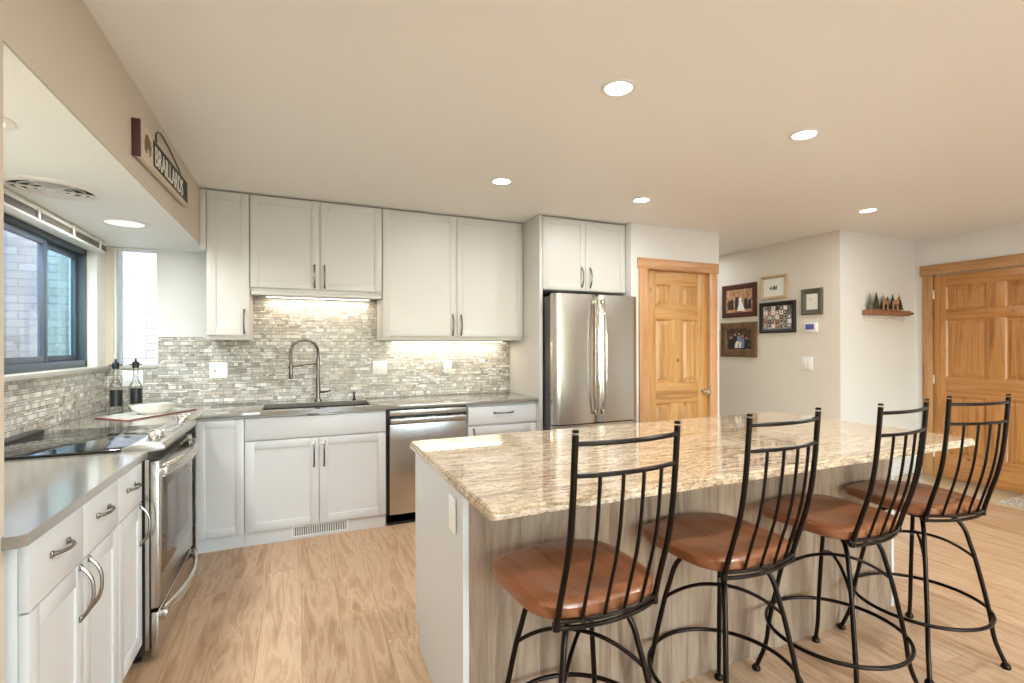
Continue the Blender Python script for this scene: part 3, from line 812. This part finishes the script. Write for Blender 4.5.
# ------------------------------------------------------------------ refrigerator
fx0, fx1 = 3.118, 3.951
fr = thing('refrigerator', (3.53, -.4, 0), 'stainless french-door refrigerator with two long bowed handles', 'refrigerator')
MB().box(fx0 + .004, fx1 - .004, -.775, -.04, .03, 1.765, .004).build('body', 'fridge_side', fr)
def rdoor(a, b, z0, z1, bulge=.014):
    # gently convex door front with rounded vertical edges
    pts = [(a, -.78)]; n = 14; w_ = b - a
    for i in range(n + 1):
        s = i / n; x = a + w_ * s
        e = min(s, 1 - s) * w_; rnd = .02
        y = -.842 - bulge * math.sin(PI * s) ** .7
        if e < rnd: y += rnd * (1 - math.sqrt(max(0, 1 - (1 - e / rnd) ** 2)))
        pts.append((x, y))
    pts.append((b, -.78))
    return MB().prism(pts, z0, z1, 'z', 0)
for a, b, hx in ((fx0, 3.533, 3.497), (3.537, fx1, 3.573)):
    d = rdoor(a, b, .706, 1.782).build('door', 'steel', fr, sharp=40)
    pts = []
    for i in range(25):
        s = -1 + i / 12; pts.append((hx, -.868 - .045 * (1 - s ** 4), 1.26 + s * .475))
    h_ = MB().tube(pts, .0115, n=12, flat=(1.0, 1.25))
    for z in (1.725, .795): h_.box(hx - .012, hx + .012, -.885, -.835, z - .02, z + .02, .004)
    h_.build('handle', 'chrome', d)
d = rdoor(fx0, fx1, .06, .696, .012).build('freezer_drawer', 'steel', fr, sharp=40)
pts = [(fx0 + .08 + (fx1 - fx0 - .16) * i / 20, -.862 - .045 * (1 - (-1 + i / 10) ** 4), .64) for i in range(21)]
h_ = MB().tube(pts, .012, n=12)
for x in (fx0 + .08, fx1 - .08): h_.box(x - .02, x + .02, -.88, -.83, .628, .652, .004)
h_.build('handle', 'chrome', d)
MB().box(3.5, 3.56, -.83, -.78, 1.77, 1.79, .003).build('hinge_cover', 'black', fr)
MB().lathe((3.86, -.845, 1.72), [(0, 0), (.008, 0), (.008, -.006), (0, -.0065)], 20, 'y').build('badge', 'chrome', fr)
m = MB()
m.box(fx0 + .02, fx1 - .02, -.80, -.72, 0, .055).build('kick_grille', 'black', fr)

# ------------------------------------------------------------------ island
ix0, ix1, iy0, iy1 = 1.697, 4.115, -3.203, -2.119
isl = thing('kitchen_island', (2.9, -2.5, 0), 'long kitchen island base with white left end and wooden panelled back', 'island')
bx0, bx1, by0, by1 = 1.72, 4.04, -2.881, -2.15
MB().box(bx0 + .02, bx1 - .02, by0 + .02, by1, .10, 0.881).box(bx0 + .02, bx1 - .02, by0 + .02, by1 - .07, 0, .10).build('body', MBASE, isl)
MB().prism([(by0, 0), (by0, 0.881), (by1, 0.881), (by1, .10), (by1 - .07, .10), (by1 - .07, 0)], bx0, bx0 + .02, 'x').build('end_panel', MBASE, isl)
MB().prism([(by0, 0), (by0, 0.881), (by1, 0.881), (by1, .10), (by1 - .07, .10), (by1 - .07, 0)], bx1 - .02, bx1, 'x').build('end_panel', MBASE, isl)
MB().box(bx0 + .0205, bx1 - .0205, by0 + .002, by0 + .0195, 0, 0.881).build('back_panel', 'island', isl)
n = 5
for i in range(n):
    a = bx0 + .03 + i * (bx1 - bx0 - .06) / n; b = a + (bx1 - bx0 - .06) / n
    Fi = Matrix(((1, 0, 0, 0), (0, 1, 0, by1), (0, 0, 1, 0), (0, 0, 0, 1)))
    d = slab(Fi, a, b, .021, .70, .862).build('drawer', MBASE, isl); pull(Fi, (a + b) / 2, .021, .79, .16, False).build('handle', 'nickel', d)
    d = shaker(Fi, a, b, .021, .105, .698).build('door', MBASE, isl); pull(Fi, b - .04 if i % 2 else a + .04, .021, .59, .165).build('handle', 'nickel', d)
# granite top with eased corners
def rrect(x0, x1, y0, y1, r, n=6):
    P = []
    for cx, cy, a0 in ((x1 - r, y1 - r, 0), (x0 + r, y1 - r, 90), (x0 + r, y0 + r, 180), (x1 - r, y0 + r, 270)):
        for k in range(n + 1):
            a = math.radians(a0 + 90 * k / n); P.append((cx + r * math.cos(a), cy + r * math.sin(a)))
    return P
t_ = bmesh.new(); prof = [(.006, .882), (.001, .885), (0, .892), (.001, .898), (.005, .902), (.004, .908), (.010, .914)]
rings = []
for ins, z in prof: rings.append([t_.verts.new((x, y, z)) for x, y in rrect(ix0 + ins, ix1 - ins, iy0 + ins, iy1 - ins, .02 - ins * .5)])
N = len(rings[0])
t_.faces.new(rings[0][::-1]); t_.faces.new(rings[-1])
for A, B in zip(rings, rings[1:]):
    for k in range(N): t_.faces.new((A[k], A[(k + 1) % N], B[(k + 1) % N], B[k]))
m = MB(); m.merge(t_)
tag(m.build('granite_worktop', 'granite', sharp=25), 'polished beige granite slab with brown veins lying on the island', 'worktop')

# ------------------------------------------------------------------ bar stools
def seat_mesh():
    t = bmesh.new(); NA, NR = 72, 18
    cy = .035
    def outline(a):
        c, s = math.cos(a), math.sin(a); p = 4.0
        r = (abs(c) ** p + abs(s) ** p) ** (-1 / p)
        x, y = r * c * .210, r * s * .207
        x *= 1.0 + .03 * (y / .2) - (.06 if y < -.12 else 0) * ((-y - .12) / .085)
        return x, y
    def top(x, y, q):
        dish = -.012 * (1 - (min(1, math.hypot(x / .17, (y + .02) / .15))) ** 2) if math.hypot(x / .17, (y + .02) / .15) < 1 else 0
        ridge = .006 * math.exp(-(x / .05) ** 2) * max(0, y / .2)
        edge = -.005 * max(0, (q - .94) / .06) ** 2
        return .685 + dish + ridge + edge - .006 * max(0, y / .2) ** 2
    rings = []
    for i in range(1, NR + 1):
        q = i / NR; ring = []
        for k in range(NA):
            x, y = outline(2 * PI * k / NA); x *= q; y *= q
            ring.append(t.verts.new((x, y + cy, top(x, y, q))))
        rings.append(ring)
    c0 = t.verts.new((0, cy, top(0, 0, 0)))
    for q, z in ((1.0, .660), (.985, .649), (.94, .643), (.4, .643)):
        ring = []
        for k in range(NA):
            x, y = outline(2 * PI * k / NA); ring.append(t.verts.new((x * q, y * q + cy, z)))
        rings.append(ring)
    c1_ = t.verts.new((0, cy, .643))
    for k in range(NA):
        t.faces.new((c0, rings[0][k], rings[0][(k + 1) % NA])); t.faces.new((c1_, rings[-1][(k + 1) % NA], rings[-1][k]))
    for A, B in zip(rings, rings[1:]):
        for k in range(NA): t.faces.new((A[k], B[k], B[(k + 1) % NA], A[(k + 1) % NA]))
    bmesh.ops.recalc_face_normals(t, faces=t.faces)
    for f in t.faces: f.smooth = True
    return t
def smooth_path(P, n=6):
    """Catmull-Rom through P"""
    P = [Vector(p) for p in P]; Q = [2 * P[0] - P[1]] + P + [2 * P[-1] - P[-2]]; out = []
    for i in range(1, len(Q) - 2):
        for k in range(n):
            t = k / n; a, b, c, d = Q[i - 1], Q[i], Q[i + 1], Q[i + 2]
            out.append(.5 * ((2 * b) + (c - a) * t + (2 * a - 5 * b + 4 * c - d) * t * t + (3 * b - a - 3 * c + d) * t ** 3))
    out.append(P[-1]); return out
def back_y(z):
    """side profile of the stool back"""
    P = [(.630, -.150), (.67, -.161), (.73, -.179), (.80, -.203), (.90, -.224), (1.0, -.236), (1.140, -.247)]
    for (a, ya), (b, yb) in zip(P, P[1:]):
        if z <= b: return ya + (yb - ya) * (z - a) / (b - a)
    return P[-1][1]
STL = ['black iron bar stool with wood seat, nearest to the white end of the island',
       'second black iron bar stool counted from the white end of the island',
       'third black iron bar stool counted from the white end of the island',
       'black iron bar stool farthest along the island, turned slightly, before the entry door']
def make_stool():
    t = thing('bar_stool', (0, 0, 0), STL[0], 'bar stool', 'bar stools along the island')
    def b(m, name, mat, par=t): return m.build(name, mat, par, world=False)
    m = MB(); m.merge(seat_mesh()); b(m, 'seat', 'seat')
    W = .158
    for s in (-1, 1):
        zs = [.630, .655, .69, .75, .82, .9, 1.0, 1.08, 1.140]
        P = smooth_path([(s * W, back_y(z), z) for z in zs], 4)
        m = MB().tube(P, .0085, n=12)
        m.lathe((s * W, back_y(1.140), 1.146), [(.0085, -.001), (.0095, .001), (.007, .006), (0, .007)], 12)
        m.lathe((s * W, back_y(.630) - .002, .636), [(0, -.009), (.011, -.009), (.012, .0), (.011, .010), (.008, .013)], 12)
        b(m, 'back_post', 'iron')
    def rail(z, r, sag=.030, name='rail', dz=0.0, y0=None):
        P = []
        for i in range(17):
            u = -1 + i / 8; P.append((u * W, (back_y(z) if y0 is None else y0) - sag * (1 - u * u), z + dz * (1 - u * u)))
        b(MB().tube(P, r, n=10), name, 'iron')
    rail(1.118, .0065, .026, 'top_rail'); rail(1.04, .0062, .026, 'middle_rail')
    rail(.650, .006, .030, 'bottom_rail'); rail(.630, .0065, .030, 'seat_hoop')
    for i in range(4):
        u = -.6 + .4 * i
        P = smooth_path([(u * W, back_y(z) - .028 * (1 - u * u), z) for z in (.652, .69, .75, .82, .9, 1.0, 1.04)], 3)
        b(MB().tube(P, .0050, n=8), 'spindle', 'iron')
    # swivel plate and bearing
    b(MB().box(-.09, .09, -.09, .09, .636, .643, .002).lathe((0, 0, .593), [(0, 0), (.05, 0), (.055, .004), (.055, .03), (.075, .036), (.075, .043), (0, .043)], 28), 'swivel_plate', 'iron')
    for sx in (-1, 1):    # arms carrying the back under the seat
        b(MB().tube([(sx * .07, -.06, .631), (sx * .13, -.12, .630), (sx * W, -.150, .630)], .007, n=8), 'seat_bracket', 'iron')
    for k in range(4):
        a = math.radians(45 + 90 * k); c, s = math.cos(a), math.sin(a)
        prof = [(.035, .606), (.085, .611), (.13, .596), (.160, .555), (.178, .495), (.196, .43), (.222, .31), (.243, .20), (.250, .14), (.262, .09), (.288, .022)]
        P = smooth_path([(r_ * c, r_ * s, z) for r_, z in prof], 4)
        lg = b(MB().tube(P, .0088, n=12), 'leg', 'iron')
        b(MB().lathe((.291 * c, .291 * s, 0), [(0, 0), (.016, 0), (.018, .006), (.016, .014), (.010, .022), (0, .026)], 16), 'foot_pad', 'iron', lg)
    b(MB().tube([(.250 * math.cos(2 * PI * k / 64), .250 * math.sin(2 * PI * k / 64), .216) for k in range(64)], .0075, closed=True, n=12), 'foot_ring', 'iron')
    for k, lift in ((0, .500), (1, .512)):
        a = math.radians(45 + 90 * k); P = []
        for i in range(25):
            u = -1 + i / 12; P.append((u * .193 * math.cos(a), u * .193 * math.sin(a), .440 + (lift - .440) * (1 - abs(u) ** 2.2)))
        b(MB().tube(P, .0062, n=10), 'brace', 'iron')
    return t
st = make_stool()
for i, (x, y, a) in enumerate(((1.984, -3.168, 1.5), (2.583, -3.140, 2), (3.188, -3.140, 4), (3.755, -3.142, -10.5))):
    o = st if i == 0 else copy_tree(st)
    o.location = (x, y, 0); o.rotation_euler = (0, 0, math.radians(a)); o['label'] = STL[i]

# ------------------------------------------------------------------ ceiling lights
def downlight(x, y, z, r, label, power, lens='lamp', tint=WARM, group='recessed ceiling lights', lamp=True):
    t = thing('ceiling_light', (x, y, z), label, 'ceiling light', group)
    MB().lathe((x, y, z), [(r * .78, -.0015), (r * .82, -.006), (r, -.005), (r + .004, 0)], 40).build('trim_ring', 'trim', t)
    MB().lathe((x, y, z), [(0, -.0045), (r * .78, -.004), (r * .80, -.002)], 40).build('lens', lens, t)
    if lamp: area('downlight_lamp', (x, y, z - .012), (0, 0, 0), r * 1.1, r * 1.1, power, tint, 'DISK')
PW = 14.5
downlight(2.487, -2.659, H, .072, 'round recessed ceiling light nearest the camera, above the island', PW)
downlight(2.478, -1.317, H, .072, 'round recessed ceiling light in front of the wall cabinets, left of the refrigerator', 7)
downlight(3.607, -1.352, H, .072, 'round recessed ceiling light in front of the refrigerator', 8)
downlight(3.655, -2.666, H, .072, 'round recessed ceiling light above the right half of the island', PW)
downlight(5.49, -1.874, H, .072, 'round recessed ceiling light in front of the photo wall', 7)
for x, y in ((2.487, -4.0), (3.655, -4.0), (5.49, -3.9), (1.5, -5.4), (3.655, -5.6), (5.49, -5.6)):  # extra unseen downlights added for more light from behind the camera
    downlight(x, y, H, .072, 'added unseen recessed ceiling light in the room behind the camera', PW)
downlight(5.48, .3, H, .072, 'added unseen recessed ceiling light deep in the hall beside the photo wall', 5)  # hidden lamp added to brighten the hall walls
gs = 'flat round lights under the soffit'
downlight(.328, -.87, SOF, .115, 'flat round light under the soffit by the narrow window', 12, 'lamp_cool', (.95, 1, 1), gs)
downlight(.30, -2.34, SOF, .115, 'flat round light under the soffit at the picture edge', 19, 'lamp_cool', (.95, 1, 1), gs)

# round ceiling vent
v = thing('ceiling_vent', (.232, -1.525, SOF), 'round white air vent in the underside of the soffit', 'vent')
VC = (.232, -1.525, SOF)
MB().lathe(VC, [(.142, -.001), (.143, -.007), (.148, -.012), (.162, -.011), (.174, -.006), (.177, 0)], 48).build('rim', 'trim', v)
MB().lathe(VC, [(0, -.0012), (.1435, -.0012)], 48).build('throat', 'slot', v)
m = MB()
for r_ in (.118, .082, .048): m.lathe(VC, [(r_ - .008, -.003), (r_ - .002, -.012), (r_, -.012), (r_ - .003, -.003)], 40)
m.lathe(VC, [(0, -.012), (.018, -.011), (.02, -.003)], 24)
for k in range(3):
    a = math.radians(20 + 60 * k)
    for s_ in (-1, 1):
        m.tube([(VC[0] + .015 * s_ * math.cos(a), VC[1] + .015 * s_ * math.sin(a), SOF - .007), (VC[0] + .143 * s_ * math.cos(a), VC[1] + .143 * s_ * math.sin(a), SOF - .007)], .004, n=6)
m.build('louver_rings', 'trim', v)

# ------------------------------------------------------------------ soffit sign
sg = thing('hanging_sign', (.615, -1.38, 2.23), 'long wooden sign with white letters on black hanging on the soffit', 'sign')
FS = Matrix.Translation((.6105, -1.892, 2.145)) @ Matrix.Rotation(math.radians(2.0), 4, 'X') @ FL
m = MB(FS); m.mi = 0; m.box(.0, 1.0, .004, .030, 0, .145, .006); m.mi = 1; m.box(-.004, .004, .0, .031, -.003, .152, .002)
m.build('board', ['board', 'redwood'], sg)
MB(FS).box(.20, .955, .030, .032, .018, .135, .0005).build('letter_panel', 'black_ink', sg)
def text_mesh(body, size, F, x, y, z, mat, parent, name, depth=.001, sx=1.0):
    cu = bpy.data.curves.new(name, 'FONT'); cu.body = body; cu.size = size; cu.extrude = depth
    tmp = bpy.data.objects.new(name, cu); COL.objects.link(tmp)
    bpy.context.view_layer.update()
    me = bpy.data.meshes.new_from_object(tmp.evaluated_get(bpy.context.evaluated_depsgraph_get()))
    bpy.data.objects.remove(tmp); bpy.data.curves.remove(cu)
    T = F @ Matrix.Translation((x, y, z)) @ Matrix(((sx, 0, 0, 0), (0, 0, 1, 0), (0, 1, 0, 0), (0, 0, 0, 1)))
    me.transform(Matrix.Translation(-world_loc(parent)) @ T)
    me.materials.append(M[mat]); o = bpy.data.objects.new(name, me); COL.objects.link(o); o.parent = parent; return o
text_mesh('BRAILLARDS', .125, FS, .215, .033, .028, 'white_ink', sg, 'lettering', sx=.88)
bear = [(.06, .045), (.06, .085), (.075, .112), (.10, .122), (.125, .118), (.15, .10), (.165, .085), (.165, .07), (.15, .068), (.15, .04), (.138, .04), (.135, .065), (.10, .068), (.095, .04), (.08, .04), (.078, .062), (.072, .045)]
MB(FS).prism(bear, .0300, .0315, 'y').build('bear_emblem', 'brown_ink', sg)
MB(FS).tube(smooth_path([(.30, .022, .14), (.33, .014, .20), (.42, .012, .235), (.56, .012, .225), (.72, .012, .20), (.86, .014, .165), (.90, .022, .14)], 6), .004, n=6).build('hanging_wire', 'black', sg)

# ------------------------------------------------------------------ pictures on the hall wall
def picture(name, y0, y1, z0, z1, bw, mat, label, inner=None, depth=.028, mat_w=0.0):
    """y0 > y1; frame on the X = 5.96 wall"""
    x0, x1 = -y0, -y1; W_, Hh = x1 - x0, z1 - z0
    t = thing(name, (5.95, (y0 + y1) / 2, z0), label, 'picture frame', 'framed pictures on the hall wall')
    m = MB(FP)
    def bar(pts, d0, d1): pass
    # mitred frame from profile rings
    prof = [(0, .001), (0, depth * .8), (bw * .2, depth), (bw * .7, depth * .75), (bw * .92, depth * .55), (bw, depth * .3)]
    R = [[(x0 + i, d, z0 + i), (x1 - i, d, z0 + i), (x1 - i, d, z1 - i), (x0 + i, d, z1 - i)] for i, d in prof]
    for A, B in zip(R, R[1:]):
        for k in range(4): m.quad([A[k], A[(k + 1) % 4], B[(k + 1) % 4], B[k]])
    bmesh.ops.remove_doubles(m.bm, verts=m.bm.verts, dist=1e-5); bmesh.ops.recalc_face_normals(m.bm, faces=m.bm.faces)
    m.build('frame', mat, t, sharp=20)
    if mat_w: MB(FP).box(x0 + bw - .002, x1 - bw + .002, .002, .008, z0 + bw - .002, z1 - bw + .002).build('mat_board', 'paper', t)
    return t, x0 + bw, x1 - bw, z0 + bw, z1 - bw
def print_art(t, X0, X1, Z0, Z1, bg, shapes, d=.0085):
    """shapes: list of (material, polygon in 0..1 coordinates)"""
    mats = [bg]; m = MB(FP); m.box(X0, X1, d - .001, d, Z0, Z1)
    lay = 0
    for mt, poly in shapes:
        if mt not in mats: mats.append(mt)
        m.mi = mats.index(mt); lay += 1
        e = d + .00004 * lay
        m.bm.faces.new([m.bm.verts.new(FP @ Vector((X0 + (X1 - X0) * a, e, Z0 + (Z1 - Z0) * b))) for a, b in poly]).material_index = m.mi
    return m.build('print', mats, t, sharp=0)
def ell(cx, cy, rx, ry, n=12): return [(cx + rx * math.cos(2 * PI * k / n), cy + ry * math.sin(2 * PI * k / n)) for k in range(n)]
def fol(name, a, b, c, sc=14):
    t = NT(name); co = t.coords(); t.set(**{'Base Color': t.ramp(t.noise(co, sc, 5, .7), [(.36, lin(a)), (.5, lin(b)), (.64, lin(c))]), 'Roughness': .3}); return t.m
M['ph_warm'] = fol('wedding_photo_background', (120, 74, 44), (178, 130, 92), (214, 180, 140), 22)
M['ph_dark'] = fol('family_photo_background', (26, 20, 18), (60, 46, 36), (140, 110, 80), 26)
M['ph_coll'] = fol('photo_collage', (40, 32, 28), (150, 138, 124), (232, 224, 210), 42)
M['skin'] = paint('photo_skin_tone', (196, 150, 122), .4, 0); M['white'] = paint('photo_white', (238, 232, 224), .4, 0)
M['suit'] = paint('photo_dark_clothing', (44, 38, 40), .4, 0); M['denim'] = paint('photo_blue_clothing', (120, 136, 160), .4, 0)
t, a, b, c, d = picture('picture_frame', .125, -.372, 1.684, 2.072, .06, 'mahogany', 'mahogany framed wedding photograph, top left of the hall wall pictures')
sh = []
for x, hgt in ((.10, .62), (.22, .66), (.76, .68), (.90, .62)): sh += [('suit' if x > .5 else 'ph_dark', [(x - .07, .12), (x + .07, .12), (x + .06, hgt - .1), (x - .06, hgt - .1)]), ('skin', ell(x, hgt, .035, .06))]
sh += [('suit', [(.34, .1), (.47, .1), (.47, .66), (.35, .66)]), ('skin', ell(.41, .74, .035, .06)), ('white', [(.42, .05), (.74, .05), (.60, .45), (.60, .62), (.50, .62), (.50, .4)]), ('skin', ell(.55, .70, .035, .06))]
print_art(t, a, b, c, d, 'ph_warm', sh)
t, a, b, c, d = picture('picture_frame', .147, -.377, 1.218, 1.624, .085, 'bronze', 'bronze-brown framed family photograph, lowest of the hall wall pictures')
sh = []
for x, hgt, cl in ((.20, .60, 'suit'), (.36, .74, 'suit'), (.52, .78, 'denim'), (.66, .66, 'denim'), (.82, .56, 'suit')): sh += [(cl, [(x - .1, .08), (x + .1, .08), (x + .07, hgt - .1), (x - .07, hgt - .1)]), ('skin', ell(x, hgt, .04, .06))]
sh += [('white', [(.34, .08), (.46, .08), (.52, .4), (.42, .42), (.36, .3)]), ('white', [(.52, .08), (.60, .08), (.62, .36), (.54, .38)])]
print_art(t, a, b, c, d, 'ph_dark', sh)
t, a, b, c, d = picture('picture_frame', -.433, -.766, 1.858, 2.112, .032, 'palewood', 'pale wood framed picture with white mat, highest on the hall wall', mat_w=1)
sh = [('suit', ell(.30, .42, .05, .12)), ('denim', ell(.42, .40, .05, .14)), ('suit', ell(.53, .46, .06, .18)), ('suit', ell(.65, .44, .05, .13)), ('denim', ell(.58, .30, .12, .05)), ('suit', ell(.36, .58, .03, .05)), ('suit', ell(.70, .58, .03, .05))]
print_art(t, a + .03, b - .03, c + .03, d - .03, 'paper', sh, .010)
t, a, b, c, d = picture('picture_frame', -.419, -.866, 1.488, 1.825, .045, 'blackwood', 'black framed collage of many small photographs on the hall wall')
sh = []
for i in range(7):
    for j in range(5):
        x, y = .02 + i * .14, .03 + j * .195
        sh.append((random.choice(['ph_coll', 'ph_dark', 'ph_coll', 'ph_warm', 'white']), [(x, y), (x + .125, y), (x + .125, y + .17), (x, y + .17)]))
        sh.append((random.choice(['skin', 'white', 'suit']), ell(x + .06, y + .09, .025, .05, 8)))
print_art(t, a, b, c, d, 'ph_coll', sh)
t, a, b, c, d = picture('picture_frame', -.935, -1.162, 1.662, 1.924, .052, 'greyframe', 'small dark grey framed white page above the thermostat', mat_w=1)
m = MB(FP).box(a + .028, a + .068, .0081, .0086, d - .052, d - .050).box(a + .032, a + .062, .0081, .0086, d - .060, d - .058); m.build('print', 'slot', t)

th = thing('thermostat', (5.95, -1.038, 1.485), 'white wall thermostat with blue screen below the small grey frame', 'thermostat')
MB(FP).box(.972, 1.106, .0005, .022, 1.485, 1.576, .005).build('housing', 'plastic', th)
MB(FP).box(.984, 1.078, .022, .0235, 1.512, 1.566, .001).build('screen', 'screen', th)

# ------------------------------------------------------------------ carved tree shelf with hooks
SY = -1.333
sf = thing('hook_shelf', (6.61, SY, 1.63), 'small wooden shelf with wire hooks and carved trees above on the nook wall', 'shelf')
MB().box(6.285, 6.935, SY - .095, SY - .001, 1.648, 1.700, .004).build('shelf_board', 'shelfwood', sf)
MB().box(6.32, 6.90, SY - .012, SY - .001, 1.60, 1.648, .003).build('back_rail', 'trim', sf)
MB().tube([(6.935, SY - .05, 1.677), (7.03, SY - .05, 1.677)], .007, n=8).lathe((7.03, SY - .05, 1.677), [(0, -.008), (.012, -.006), (.013, .006), (0, .01)], 12, 'x').build('side_peg', 'nickel', sf)
for x in (6.42, 6.55, 6.69, 6.82):
    P = smooth_path([(x, SY - .012, 1.625), (x, SY - .05, 1.618), (x, SY - .075, 1.60), (x, SY - .088, 1.615), (x, SY - .090, 1.635)], 5)
    MB().tube(P, .0028, n=8).build('hook', paint('hook_wire', (205, 198, 188), .3), sf)
def tree(x, h, r_, dark=True):
    m = MB(); z0 = 1.7005; y = SY - .036
    m.mi = 1; m.lathe((x, y, z0), [(0, 0), (.008, 0), (.008, h * .14), (0, h * .14)], 8); m.mi = 0
    n = 5; prof = [(0, h * .10)]
    for k in range(n):
        f = 1 - k / n; prof += [(r_ * f * 1.05, h * (.10 + .9 * k / n)), (r_ * f * .62, h * (.10 + .9 * (k + .85) / n))]
    prof.append((0, h)); m.lathe((x, y, z0), prof, 12, sx=1.15, sy=.9)
    return m.build('carved_tree', ['evergreen' if dark else 'evergreen_pale', 'tan'])
labs = ['pale carved evergreen at the left end of the hook shelf', 'tall snow-dusted carved evergreen, second from the left on the hook shelf', 'carved evergreen behind the left tan animal on the hook shelf',
        'small carved evergreen between the two tan animals on the hook shelf', 'tall carved evergreen behind the right tan animal on the hook shelf', 'dark broad carved evergreen at the right end of the hook shelf']
for (x, h, r_, dk), lb in zip(((6.36, .165, .034, False), (6.455, .178, .034, True), (6.558, .15, .034, True), (6.635, .14, .034, True), (6.725, .168, .034, True), (6.845, .15, .034, True)), labs):
    tag(tree(x, h, r_, dk), lb, 'carving', 'carved evergreens on the shelf')
def elk(x, s, flip, lb):
    m = MB(); y = SY - .078; z0 = 1.7005; f = -1 if flip else 1
    B = [(-.040, .052), (-.036, .078), (-.01, .084), (.02, .082), (.034, .098), (.044, .112), (.060, .108), (.062, .100), (.048, .094), (.040, .074), (.036, .052), (.0, .048)]
    m.prism([(x + f * a * s, z0 + b_ * s) for a, b_ in (B if f > 0 else B[::-1])], y - .006, y + .006, 'y', .001)
    for lx, lz in ((-.036, .058), (-.026, .056), (.022, .056), (.034, .056)):
        m.tube([(x + f * lx * s, y, z0), (x + f * (lx + .002) * s, y, z0 + lz * s)], .0042 * s, n=6)
    m.tube([(x + f * .046 * s, y, z0 + .11 * s), (x + f * .040 * s, y, z0 + .13 * s), (x + f * .048 * s, y, z0 + .142 * s)], .002, n=5)
    return tag(m.build('carved_elk', 'tan'), lb, 'carving', 'tan carved animals on the shelf')
elk(6.535, 1.15, True, 'left of the two tan carved elk on the hook shelf'); elk(6.70, 1.22, False, 'right of the two tan carved elk on the hook shelf')

# ------------------------------------------------------------------ things on the corner counter
A, B_, C_, D_ = (.10, -.57), (.32, -.80), (.59, -.32), (.37, -.09)
cb = thing('cutting_board', (.345, -.445, CT1), 'pale cutting board with red edge lying on the corner counter', 'cutting board')
MB().prism([A, B_, C_, D_], CT1 + .0005, CT1 + .006, 'z').build('board', 'boardedge', cb)
def inset(p, k=.96): return (.345 + (p[0] - .345) * k, -.445 + (p[1] + .445) * k)
MB().prism([inset(p) for p in (A, B_, C_, D_)], CT1 + .006, CT1 + .008, 'z').build('top_face', 'boardtop', cb)
bw_ = thing('oval_bowl', (.385, -.50, CT1 + .008), 'oval cream ceramic dish with green painted rim on the cutting board', 'bowl')
FO = Matrix.Translation((.385, -.50, CT1 + .0083)) @ Matrix.Rotation(math.radians(24), 4, 'Z')
MB(FO).lathe((0, 0, 0), [(0, 0), (.07, 0), (.085, .008), (.115, .035), (.128, .056), (.134, .060), (.128, .062), (.118, .054), (.10, .034), (.07, .012), (0, .010)], 48, sx=1.0, sy=.62).build('dish', 'ceramic', bw_)
m = MB(FO).lathe((0, 0, 0), [(.1205, .0575), (.1245, .0625), (.130, .0635), (.1325, .0615)], 48, sx=1.0, sy=.62)
m.build('painted_rim', 'leaf_band', bw_)
def bottle(x, y, lab, s=1.0):
    t = thing('oil_bottle', (x, y, CT1), lab, 'bottle', 'oil and vinegar bottles')
    z = CT1 + .0005 if True else 0
    MB().lathe((x, y, z), [(0, 0), (.036, 0), (.040, .004), (.040, .162), (.034, .182), (.018, .215), (.0145, .230), (.0145, .295), (.017, .298), (.017, .306), (.012, .306), (.012, .230), (.032, .178), (.0375, .160), (.0375, .008), (0, .008)], 28).build('glass', 'bottleglass', t)
    m = MB(); R = .0406
    ang = [math.radians(-120 + 9 * k) for k in range(12)]
    for a, b in zip(ang, ang[1:]):
        m.quad([(x + R * math.cos(a), y + R * math.sin(a), z + .05), (x + R * math.cos(b), y + R * math.sin(b), z + .05), (x + R * math.cos(b), y + R * math.sin(b), z + .158), (x + R * math.cos(a), y + R * math.sin(a), z + .158)])
    m.build('label', 'black', t)
    m = MB()
    m.lathe((x, y, z + .306), [(.017, -.012), (.019, -.012), (.0195, .022), (.013, .030), (.006, .034), (.005, .052), (0, .053)], 20)
    m.tube([(x - .032, y - .012, z + .317), (x + .032, y + .012, z + .317)], .0045, n=8)
    m.build('pourer', 'black', t)
bottle(.145, -.345, 'left glass oil bottle with black label and pourer in the counter corner')
bottle(.225, -.235, 'right glass oil bottle with black label, behind the oval dish')
